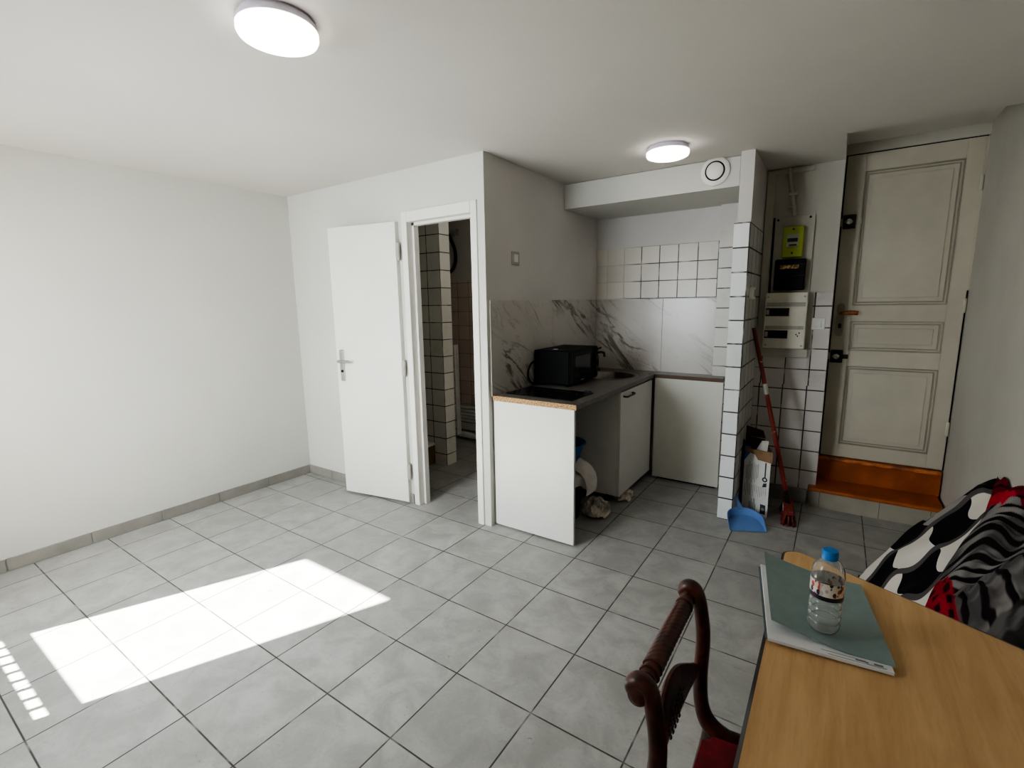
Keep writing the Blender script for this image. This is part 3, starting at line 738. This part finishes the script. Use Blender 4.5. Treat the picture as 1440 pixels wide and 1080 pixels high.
MB().box(4.20, 4.70, 8.35, 8.362, 4.855, 4.868).build('seam', M['dark_steel'], bb)
MB().lathe([(.025, 0), (.025, -.02)], (4.45, 8.36, 4.91), 14, 'y').build('screw', M['dark_steel'], bb)
fb = thing('fuse_panel', (4.45, 8.5, 3.22), 'cream circuit breaker panel with two rows of switches', 'fuse box')
MB().box(4.07, 4.80, 8.32, 8.54, 3.22, 4.32, .015).build('cover', M['beige_plastic'], fb)
MB().box(4.08, 4.79, 8.308, 8.322, 4.17, 4.31, .006).build('cover_plate', M['beige_plastic'], fb)
for z0_, z1_ in ((4.05, 4.13), (3.60, 3.67)): MB().box(4.10, 4.77, 8.312, 8.322, z0_, z1_, .003).build('label_strip', M['strip_plastic'], fb)
for z in (3.86, 3.42):
    r = MB().box(4.09, 4.50, 8.312, 8.322, z, z + .16, .003).build('breaker_row', M['dark_steel'], fb)
    MB().box(4.51, 4.77, 8.312, 8.322, z, z + .16, .003).build('blank_plate', M['beige_plastic'], fb)
    for i in range(6):
        x = 4.17 + i * .055
        MB().box(x, x + .034, 8.285, 8.313, z + .05, z + .115, .004).build('breaker_switch', M['black'], r)
    MB().box(4.10, 4.155, 8.30, 8.313, z + .03, z + .13, .004).build('breaker_label', M['grey_plastic'], r)
for x, z in ((4.12, 3.28), (4.75, 3.28), (4.12, 4.24), (4.75, 4.24)): MB().lathe([(.02, 0), (.02, -.012)], (x, 8.32 if z < 4 else 8.308, z), 12, 'y').build('screw', M['grey_plastic'], fb)
for (dx, dz) in ((.0, .0), (.05, .03), (.025, -.03)): MB().box(4.64 + dx, 4.66 + dx, 8.308, 8.313, 3.49 + dz, 3.515 + dz).build('indicator', M['black'], fb)
cb = thing('cable_conduit', (4.42, 8.55, 5.8), 'white cable running from the ceiling down to the meter board', 'cable')
MB().tube([(4.30, 8.53, 6.70), (4.33, 8.53, 6.5), (4.37, 8.53, 6.25), (4.42, 8.53, 6.0), (4.46, 8.53, 5.79)], .035, 12, 6).build('pipe', M['old_door'], cb)
MB().box(4.33, 4.48, 8.48, 8.598, 6.18, 6.23, .008).build('clip', M['old_door'], cb)
MB().box(4.32, 4.44, 8.50, 8.598, 5.95, 5.98, .006).build('clip', M['old_door'], cb)
ws = thing('meter_wall_switch', (5.0, 8.56, 3.6), 'square white light switch on the tiles beside the fuse panel', 'switch')
MB().box(4.88, 5.11, 8.54, 8.566, 3.59, 3.82, .01).build('plate', M['white_plastic'], ws)
MB().box(4.94, 5.05, 8.527, 8.542, 3.64, 3.77, .008).build('rocker', M['white_plastic'], ws)
jb = thing('wall_socket', (3.95, 7.3, 4.3), 'small white surface socket on the side of the tiled partition', 'socket')
MB().box(3.926, 4.0, 7.16, 7.42, 4.2, 4.42, .015).build('box', M['white_plastic'], jb)
MB().lathe([(.07, .0), (.07, .012), (.05, .004), (.01, .004)], (4.0, 7.29, 4.31), 20, 'x').build('socket_face', M['grey_plastic'], jb)

# broom
br = thing('broom', (4.8, 7.55, 0), 'red handled broom leaning against the tiled partition', 'broom')
P0, P1 = Vector((4.78, 7.62, .34)), Vector((3.99, 7.55, 3.66))
MB().tube([P0 + (P1 - P0) * t for t in (0, .3, .63, 1)], [.042, .042, .04, .038], 12, 4).build('handle', M['red_handle'], br)
MB().tube([P0 + (P1 - P0) * .62, P0 + (P1 - P0) * .68], .046, 12).build('joint_sleeve', M['grey_plastic'], br)
MB().tube([P0 + Vector((.02, 0, -.12)), P0 + (P1 - P0) * .06], [.055, .045], 12).build('ferrule', M['dark_steel'], br)
XB = Matrix.Translation((4.80, 7.58, 0)) @ Matrix.Rotation(math.radians(-84), 4, 'Z')
MB(XB).box(-.42, .42, -.09, .09, .20, .29, .03, 3).build('brush_block', M['bristle'], br)
b = MB(XB)
for i in range(26):
    for jx in (-1, 0, 1):
        x = -.38 + i * .0304; y = jx * .05
        b.tube([(x, y, .21), (x * 1.12 + random.uniform(-.01, .01), y * 1.9 + random.uniform(-.02, .02), .005)], [.016, .022], 5)
b.build('bristles', M['bristle'], br)
MB(XB).box(-.02, .2, -.095, -.088, .205, .285).build('label_sticker', M['paper'], br)
# carton
bx = thing('cardboard_box', (4.2, 7.7, 0), 'tall open cardboard carton with printed white side beside the partition', 'box')
XC = Matrix(((.955, -.29, 0, 3.99), (-.30, .955, 0, 7.48), (0, 0, 1, 0), (0, 0, 0, 1)))
W_, D_, H_ = .50, .60, 1.42
c = MB(XC)
th = .012
c.box(0, W_, 0, th, 0, H_ - .16); c.box(0, W_, D_ - th, D_, 0, H_); c.box(0, th, th, D_ - th, 0, H_); c.box(W_ - th, W_, th, D_ - th, 0, H_ - .05); c.box(th, W_ - th, th, D_ - th, 0, th)
c.build('carton_body', M['carton_in'], bx)
MB(XC).prism([(.0, .005), (W_, .005), (W_, H_ - .30), (.26, H_ - .30), (.16, H_ - .14), (.12, H_ - .16), (.0, H_ - .36)], -.012, -.001, 'y').build('printed_face', M['carton_white'], bx)
MB(XC).prism([(0, H_ - .36), (.12, H_ - .16), (.12, H_ - .06), (0, H_ - .06)], -.010, -.001, 'y').build('blue_corner', M['carton_blue'], bx)
MB(XC).prism([(-.01, H_ - .10), (W_ + .02, H_ - .09), (W_ + .02, H_ - .31), (.26, H_ - .29), (.2, H_ - .20), (-.01, H_ - .16)], -.028, -.0125, 'y').build('flap', M['carton'], bx)
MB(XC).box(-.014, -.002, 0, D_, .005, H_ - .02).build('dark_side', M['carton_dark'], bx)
MB(XC).prism([(.0, 0), (W_ * .5, .05), (W_ * .4, .28), (.05, .3)], D_ - .02, D_ - .008, 'y')
MB(XC @ Matrix.Translation((0, 0, H_))).prism([(0, .0), (W_, .02), (W_ - .05, .17), (.1, .22), (.02, .12)], D_ - .012, D_, 'y').build('flap', M['carton_in'], bx)
pk_ = MB(XC); pk_.prism([(.22, H_ - .25), (.46, H_ - .2), (.48, H_ + .06), (.36, H_ + .04)], .2, .24, 'y'); pk_.build('packing_sheet', M['bag'], bx)
ink = MB(XC)
random.seed(9)
for i in range(9):
    x = .05 + i * .028; z1_ = H_ - .42 - random.uniform(0, .05); z0_ = z1_ - random.uniform(.2, .42)
    if i > 1: z1_ += .06
    z = z1_
    ink.box(x, x + .009, -.0145, -.012, z0_, z)
for i in range(13):
    x = .03 + i * .034; z1_ = .60; z0_ = z1_ - random.uniform(.12, .26)
    ink.box(x, x + .007, -.0145, -.012, z0_, z1_)
for i in range(7): ink.box(.14 + i * .02, .152 + i * .02, -.0145, -.012, .06, random.uniform(.22, .34))
ink.build('printed_text', M['ink_grey'], bx)
ic = MB(XC); ic.box(.40, .425, -.0145, -.012, H_ - .66, H_ - .32); ic.lathe([(.05, -.0147), (.05, -.012)], (.41, 0, H_ - .66), 20, 'y'); ic.build('printed_icon', M['ink'], bx)
ic = MB(XC); ic.prism([(.37, .60), (.45, .62), (.45, .70), (.39, .68)], -.0145, -.012, 'y'); ic.build('printed_icon', M['ink'], bx)
ic = MB(XC); ic.box(.36, .46, -.0145, -.012, .06, .25); ic.build('printed_icon', M['ink'], bx)
MB(XC).lathe([(.022, -.0155), (.022, -.0145)], (.41, 0, H_ - .66), 16, 'y').build('icon_centre', M['carton_white'], bx)
MB(XC).lathe([(.032, -.0155), (.032, -.0145)], (.41, 0, .155), 16, 'y').build('icon_centre', M['ink_grey'], bx)
# dustpan
dp = thing('dustpan', (4.25, 6.8, 0), 'blue plastic dustpan on the floor against the tiled partition', 'dustpan')
F0, F1 = Vector((3.985, 6.40, 0)), Vector((4.53, 6.66, 0))
ctr = (F0 + F1) / 2; ux = (F1 - F0).normalized(); uy = Vector((-ux.y, ux.x, 0))
XD = Matrix(((ux.x, uy.x, 0, ctr.x), (ux.y, uy.y, 0, ctr.y), (0, 0, 1, 0), (0, 0, 0, 1))) @ Matrix.Rotation(math.radians(14), 4, 'X')
hw = (F1 - F0).length / 2
def pan(r_off, z):
    pts = []
    for i in range(25):
        a = PI * i / 24
        pts.append((math.cos(a) * (hw + .06 * math.sin(a) + r_off), max(0, math.sin(a)) ** .75 * (.50 + r_off) , z))
    return pts
d = MB(XD)
bot = [(p[0], p[1], .008) for p in pan(0, 0)]; top_o = [(p[0] * 1.06, p[1] * 1.06, .02 + .13 * min(1, p[1] / .25)) for p in pan(0, 0)]
top_i = [(p[0] * 1.02, p[1] * 1.02, .02 + .13 * min(1, p[1] / .25)) for p in pan(0, 0)]; in_b = [(p[0] * .95, p[1] * .95, .02) for p in pan(0, 0)]
d.loft([bot, top_o, top_i, in_b], caps=False)
d.face([d.v(p) for p in bot][::-1]); d.face([d.v(p) for p in in_b])
d.build('scoop', M['blue_plastic'], dp)
d = MB(XD); d.tube([(0, .50, .09), (-.02, .58, .16), (-.08, .72, .26), (-.14, .84, .32)], [.06, .045, .045, .05], 12, 4, flat=(.5, 1)); d.build('handle', M['blue_plastic'], dp)

# ------------------------------------------------------------------ table and things on it
TZ = 2.14
tb = thing('trapezoid_table', (5.8, .2, 0), 'beech topped trapezoid table with black edge in the foreground', 'table')
L_ = 3.9; s6 = math.radians(60)
pA, pB = Vector((5.105, 1.70)), Vector((5.105, 1.70 - L_))
ang = math.radians(-27); side = 1.95
pC = pA + Vector((math.cos(ang), math.sin(ang))) * side
pD = Vector((pC.x, pB.y + (pA.y - pC.y)))
def rounded(poly, r, n=6):
    out = []
    m = len(poly)
    for i in range(m):
        p, a, b_ = poly[i], poly[i - 1], poly[(i + 1) % m]
        u = (a - p).normalized(); v = (b_ - p).normalized()
        th_ = math.acos(max(-1, min(1, u.dot(v)))); dd = r / math.tan(th_ / 2)
        s_, e_ = p + u * dd, p + v * dd
        cc = p + (u + v).normalized() * (r / math.sin(th_ / 2))
        a0 = math.atan2(s_.y - cc.y, s_.x - cc.x); a1 = math.atan2(e_.y - cc.y, e_.x - cc.x)
        da = (a1 - a0 + PI) % (2 * PI) - PI
        for j in range(n + 1):
            t = a0 + da * j / n; out.append((cc.x + r * math.cos(t), cc.y + r * math.sin(t)))
    return out
poly = [pA, pB, pD, pC]
MB().prism(rounded([Vector(p) for p in poly], .09), TZ - .07, TZ, 'z').build('tabletop', M['table_wood'], tb)
cen = sum(poly, Vector((0, 0))) / 4
eo = rounded([p + (p - cen).normalized() * .05 for p in poly], .1); ei = rounded([p + (p - cen).normalized() * .001 for p in poly], .09)
e = MB(); e.loft([[(x, y, z) for x, y in q] for q, z in ((ei, TZ - .075), (eo, TZ - .068), (eo, TZ - .018), (ei, TZ + .001))], caps=False, smooth=False); e.build('edge_band', M['edge_black'], tb)
for p in poly:
    q = p + (cen - p) * .16
    MB().tube([(q.x, q.y, .0), (q.x, q.y, TZ - .07)], .055, 14).build('leg', M['grey_metal'], tb)
a = MB()
inn = [p + (cen - p) * .16 for p in poly]
for i in range(4):
    p, q = inn[i], inn[(i + 1) % 4]; a.tube([(p.x, p.y, TZ - .13), (q.x, q.y, TZ - .13)], .045, 8)
a.build('apron_frame', M['grey_metal'], tb)
# folder
fo = thing('card_folder', (5.35, .8, TZ), 'grey green card folder with white papers on the table', 'folder')
TR, BR = Vector((5.60, 1.285)), Vector((5.735, .44))
TL, BL = Vector((4.985, 1.235)), Vector((5.13, .37))
def cover(lift, base, curl, gx=0.0, gy=0.0):
    def f(u, v):
        p = (TL * (1 - u) + TR * u) * (1 - v) + (BL * (1 - u) + BR * u) * v
        z = base + curl * ((1 - u) ** 2.2) * (.35 + .65 * (1 - v)) + lift * math.sin(u * PI) * .3
        return (p.x + gx, p.y + gy, z)
    return f
def sheet(f, th_, nu=16, nv=16):
    mb = MB()
    V = {}
    top = [[mb.v(f(i / nu, j / nv)) for j in range(nv + 1)] for i in range(nu + 1)]
    bot_ = [[mb.v((Vector(f(i / nu, j / nv)) - Vector((0, 0, th_)))) for j in range(nv + 1)] for i in range(nu + 1)]
    for i in range(nu):
        for j in range(nv):
            mb.face([top[i][j], top[i + 1][j], top[i + 1][j + 1], top[i][j + 1]], True); mb.face([bot_[i][j], bot_[i][j + 1], bot_[i + 1][j + 1], bot_[i + 1][j]], True)
    for i in range(nu):
        mb.face([top[i][0], bot_[i][0], bot_[i + 1][0], top[i + 1][0]]); mb.face([top[i][nv], top[i + 1][nv], bot_[i + 1][nv], bot_[i][nv]])
    for j in range(nv):
        mb.face([top[0][j], top[0][j + 1], bot_[0][j + 1], bot_[0][j]]); mb.face([top[nu][j], bot_[nu][j], bot_[nu][j + 1], top[nu][j + 1]])
    return mb
sheet(cover(0, TZ + .008, .0, -.03, -.015), .005).build('back_cover', M['folder_dark'], fo)
sheet(cover(0, TZ + .030, .022, -.012, -.055), .018).build('paper_stack', M['paper'], fo)['label'] = 'stack of white printed papers'
def fcov(u, v):
    q = cover(.0, TZ + .036, .10)(u, v)
    # near left corner of the cover is swept back
    sw = max(0, 1 - u * 1.6) * max(0, v - .72) / .28
    return (q[0] - .01 * sw, q[1] + .05 * sw, q[2] + .03 * sw)
sheet(fcov, .005).build('front_cover', M['folder'], fo)
pr = MB()
f_ = cover(0, TZ + .0312, .022, -.012, -.055)
for (u0, u1, v0, v1) in ((.45, .8, .955, .96), (.5, .95, .985, .99), (.72, .82, .962, .975), (.86, .93, .958, .975), (.8, .95, .978, .981)):
    pr.face([pr.v(f_(u0, v0)), pr.v(f_(u1, v0)), pr.v(f_(u1, v1)), pr.v(f_(u0, v1))])
pr.build('printed_lines', M['ink_grey'], fo)
# bottle
bt = thing('water_bottle', (5.39, .56, TZ + .06), 'small clear plastic water bottle with blue cap standing on the folder', 'bottle')
bz = TZ + .06; bc = (5.388, .565, 0)
prof = [(.055, .0), (.075, .006), (.085, .03), (.085, .05), (.078, .062), (.086, .078), (.086, .098), (.079, .11), (.087, .126), (.087, .146), (.080, .158), (.086, .174), (.085, .194), (.080, .205), (.086, .22), (.087, .235), (.087, .315), (.088, .33), (.087, .36), (.080, .40), (.062, .435), (.042, .455), (.033, .465), (.033, .49)]
MB().lathe([(r, bz + z) for r, z in prof] + [(.029, bz + .49), (.029, bz + .466)] + [(r - .004, bz + z + (.004 if z < .01 else 0)) for r, z in prof[-3::-1]], bc, 40, caps=True).build('bottle_body', M['pet'], bt)
lb = MB(); lb.grid(lambda u, v: (bc[0] + .0888 * math.cos(2 * PI * u), bc[1] + .0888 * math.sin(2 * PI * u), bz + .222 + .108 * v), 48, 2); lb.build('paper_label', M['label'], bt)
MB().lathe([(.04, bz + .455), (.043, bz + .458), (.043, bz + .50), (.040, bz + .51), (.01, bz + .511)], bc, 32).build('cap', M['cap'], bt)

# ------------------------------------------------------------------ chair
ch = thing('dining_chair', (5.15, -.12, 0), 'antique dark mahogany chair with rope twist rail and red seat', 'chair')
def post(y, bend):
    pts = [(4.62, y, 2.255), (4.605, y, 2.30), (4.64, y, 2.335), (4.69, y, 2.31), (4.72, y, 2.2), (4.745, y, 2.0), (4.742, y, 1.72), (4.755, y, 1.53), (4.80, y, 1.40), (4.90, y, 1.33), (5.02, y + bend * .3, 1.30), (5.5, y + bend, 1.28), (6.05, y + bend * 1.3, 1.27)]
    rr = [.042, .048, .05, .052, .055, .056, .055, .058, .065, .07, .065, .06, .06]
    return MB().tube(pts, rr, 14, 5, flat=(1.0, .8))
post(.36, .12).build('back_post', M['mahogany'], ch); post(-.6, -.12).build('back_post', M['mahogany'], ch)
for y in (.36, -.6):
    MB().lathe([(.02, -.058), (.045, -.048), (.060, -.025), (.064, 0), (.060, .025), (.045, .048), (.02, .058)], (4.645, y, 2.272), 24, 'y').build('scroll_finial', M['mahogany'], ch)
n = 260
pts = [(4.65, -.54 + .85 * i / n, 2.272 + .012 * math.sin(PI * i / n)) for i in range(n + 1)]
rr = []
for i in range(n + 1):
    t = i / n; r = .054
    for e_, w_ in ((.06, .02), (.12, .02), (.86, .02), (.93, .03)):
        if abs(t - e_) < w_: r = .043
    if t < .04 or t > .96: r = .036
    rr.append(r)
MB().tube(pts, rr, 20, 0, rope=(.028, 6, 150)).build('rope_rail', M['mahogany'], ch)['label'] = 'rope twisted top rail'
# carved cross splat
sp = []
for i in range(21):
    t = i / 20; y = -.56 + .86 * t; b_ = math.sin(PI * min(1, t * .96))
    zc = 1.80; hh = .025 + .20 * b_ ** 1.3
    ring = []
    for j in range(14):
        a = 2 * PI * j / 14; ring.append((4.72 - .06 * b_ + .04 * math.cos(a), y, zc + hh * math.sin(a)))
    sp.append(ring)
cs = MB().loft(sp).build('carved_splat', M['mahogany'], ch)
ll = MB()
for i in range(-3, 4):
    for j in range(-2, 3):
        if (i / 3.6) ** 2 + (j / 2.6) ** 2 < 1: ll.lathe([(.013, .0), (.013, .005), (.006, .008)], (4.708, -.12 + i * .045 + (.022 if j % 2 else 0), 1.80 + j * .045), 8, 'x')
ll.build('lattice_hole_studs', M['joint'], cs)  # studs put in place of pierced holes with the floor showing through
def seatf(o):
    return [(4.80, -.52 - o), (4.80, .28 + o), (5.95 + o, .42 + o), (6.0 + o, -.66 - o)]
MB().prism(rounded([Vector(p) for p in seatf(0)], .06), 1.20, 1.37, 'z', .04).build('seat_cushion', M['red_seat'], ch)
MB().prism(rounded([Vector(p) for p in seatf(.0)], .06), 1.06, 1.20, 'z').build('seat_rail', M['mahogany'], ch)
for y in (.36, -.6):
    s_ = 1 if y > 0 else -1
    MB().tube([(4.84, y, 1.34), (4.80, y, 1.1), (4.70, y, .6), (4.52, y + .02 * s_, .0)], [.065, .06, .05, .042], 12, 5).build('leg', M['mahogany'], ch)
    MB().tube([(5.93, y + .1 * s_, 1.25), (5.98, y + .1 * s_, .9), (6.02, y + .1 * s_, .5), (6.2, y + .12 * s_, .0)], [.065, .06, .05, .042], 12, 5).build('leg', M['mahogany'], ch)

# ------------------------------------------------------------------ heaped blankets by the right wall
def interp(tab, v):
    if v <= tab[0][0]: return tab[0][1]
    for (a, b_), (c_, d_) in zip(tab, tab[1:]):
        if v <= c_: return b_ + (d_ - b_) * (v - a) / (c_ - a)
    return tab[-1][1]
PROF = [(5.88, 0.0), (5.95, .22), (6.2, .70), (6.5, 1.15), (6.8, 1.58), (7.0, 1.84), (7.2, 1.97)]
def bnd(x): return 3.55 + (x - 6.3) * 2.3 + .18 * math.sin(x * 8)
def fold(x, y):
    f_ = noise.noise(Vector((x * 1.6 + 1.3, y * 1.2, 1.3))) * .20 + noise.noise(Vector((x * 3.6, y * 3.0 + 1.3, 2.0))) * .09
    return f_ + .04 * math.sin((x * 2.2 - y * 1.3) * 3.4 + 2 * noise.noise(Vector((x, y, 1.3))))
def heap(x, y):
    e_ = 5.62 + .10 * math.sin(x * 9)
    k_ = 1.0 if y < e_ else max(0.0, 1 - ((y - e_) / .22) ** 2)
    h_ = interp(PROF, x) * k_
    return max(.012, h_ + fold(x, y) * min(1, max(0, x - 5.9) * 3) * k_)
def uvA(p): return ((p[0] - 5.9) * 1.75 / .60 + p[2] * .12, p[1] / .60 - (p[2] * .25 if p[1] > 5.6 else 0))
def A_(u, v):
    ya = max(3.0, bnd(5.88 + 1.31 * u) - .15)
    y = ya + (5.86 - ya) * (1 - (1 - v) ** 1.3)
    x = 5.88 + 1.31 * u
    return (x, y, heap(x, y))
tag(MB().grid(A_, 70, 110, uvA).build('patchwork_blanket', M['blanket_check'], None, (6.6, 5.0, 0)), 'black white and grey wavy check blanket heaped towards the entrance steps', 'blanket')
def B_(u, v):
    x = 6.02 + 1.17 * u
    y = 1.5 + (bnd(x) - 1.5) * v
    ed = max(0.0, (v - .94) / .06)
    w_ = (x * 1.75 + y) if y > 3.3 else x * 2.2
    ruff = .024 * math.sin(w_ * 2 * PI / .22) * max(0, min(1, (.97 - v) / .12)) * min(1, (7.2 - x) / .15)
    bulge = .16 * math.exp(-((y - 3.1) / .5) ** 2 - ((x - 6.75) / .3) ** 2) + .08 * noise.noise(Vector((x * 3, y * 2, 7.0)))
    z = interp(PROF, max(x, 6.0)) + fold(x, y) + .10 + (ruff + bulge) * (1 - ed) - .10 * ed
    return (min(x, 7.19), y, max(.05, z))
tag(MB().grid(B_, 90, 200, lambda p: (p[0] - 6.0, p[1])).build('striped_blanket', M['blanket_stripe'], None, (6.7, 3.0, 0)), 'ruffled grey and black striped blanket with red parts against the right wall', 'blanket')

# ------------------------------------------------------------------ light
sun = bpy.data.lights.new('sun', 'SUN'); sun.energy = 72.0; sun.angle = math.radians(.6); sun.color = (1.0, .955, .89)
so_ = bpy.data.objects.new('sun', sun); LINK(so_)
kz = (1.58 - YF) / 6.0
so_.rotation_euler = Vector((.447 * kz, kz, -1)).to_track_quat('-Z', 'Y').to_euler()
def sky(name, X0, X1, e):
    ar = bpy.data.lights.new(name, 'AREA'); ar.shape = 'RECTANGLE'; ar.size = (X1 - X0) * T; ar.size_y = 3.6 * T; ar.energy = e; ar.color = (.91, .955, 1.0); ar.spread = math.radians(140)
    ao = bpy.data.objects.new(name, ar); LINK(ao); ao.location = Vector(((X0 + X1) / 2, YF - .3, 4.15)) * T
    ao.rotation_euler = Vector((0, 1, -.42)).to_track_quat('-Z', 'Z').to_euler()
sky('sky_and_added_light', WX0, WX1, 14); sky('sky_and_added_light', VX0, VX1, 25)  # second lamp is added, brightening the room through the added window
pl_ = bpy.data.lights.new('bathroom_fill_light', 'POINT'); pl_.energy = 1.5; pl_.shadow_soft_size = .1; pl_.color = (1, 1, .97)  # unseen lamp added to brighten the bathroom tiles
po = bpy.data.objects.new('bathroom_fill_light', pl_); LINK(po); po.location = Vector((-1.0, 6.2, 6.3)) * T
wd = bpy.data.worlds.new('sky'); wd.use_nodes = True; scene.world = wd
bg = wd.node_tree.nodes['Background']; bg.inputs[0].default_value = (.75, .86, 1.0, 1); bg.inputs[1].default_value = 1.0

# ------------------------------------------------------------------ camera
R = ((0.82968528, 0.55804047, -0.01460028), (0.07979045, -0.14443594, -0.98629191), (-0.55249961, 0.81714692, -0.16436268))
cam = bpy.data.cameras.new('camera'); cam.sensor_width = 36.0; cam.lens = 675.68 / 1440 * 36; cam.clip_start = .02
co = bpy.data.objects.new('camera', cam); LINK(co)
r, d, f = [Vector(q).normalized() for q in R]
co.matrix_world = Matrix(((r.x, -d.x, -f.x, 5.31496726 * T), (r.y, -d.y, -f.y, -2.68215439 * T), (r.z, -d.z, -f.z, 4.1795552 * T), (0, 0, 0, 1)))
scene.camera = co
scene.view_settings.view_transform = 'AgX'
scene.view_settings.look = 'AgX - Medium High Contrast'
scene.view_settings.exposure = 0.82
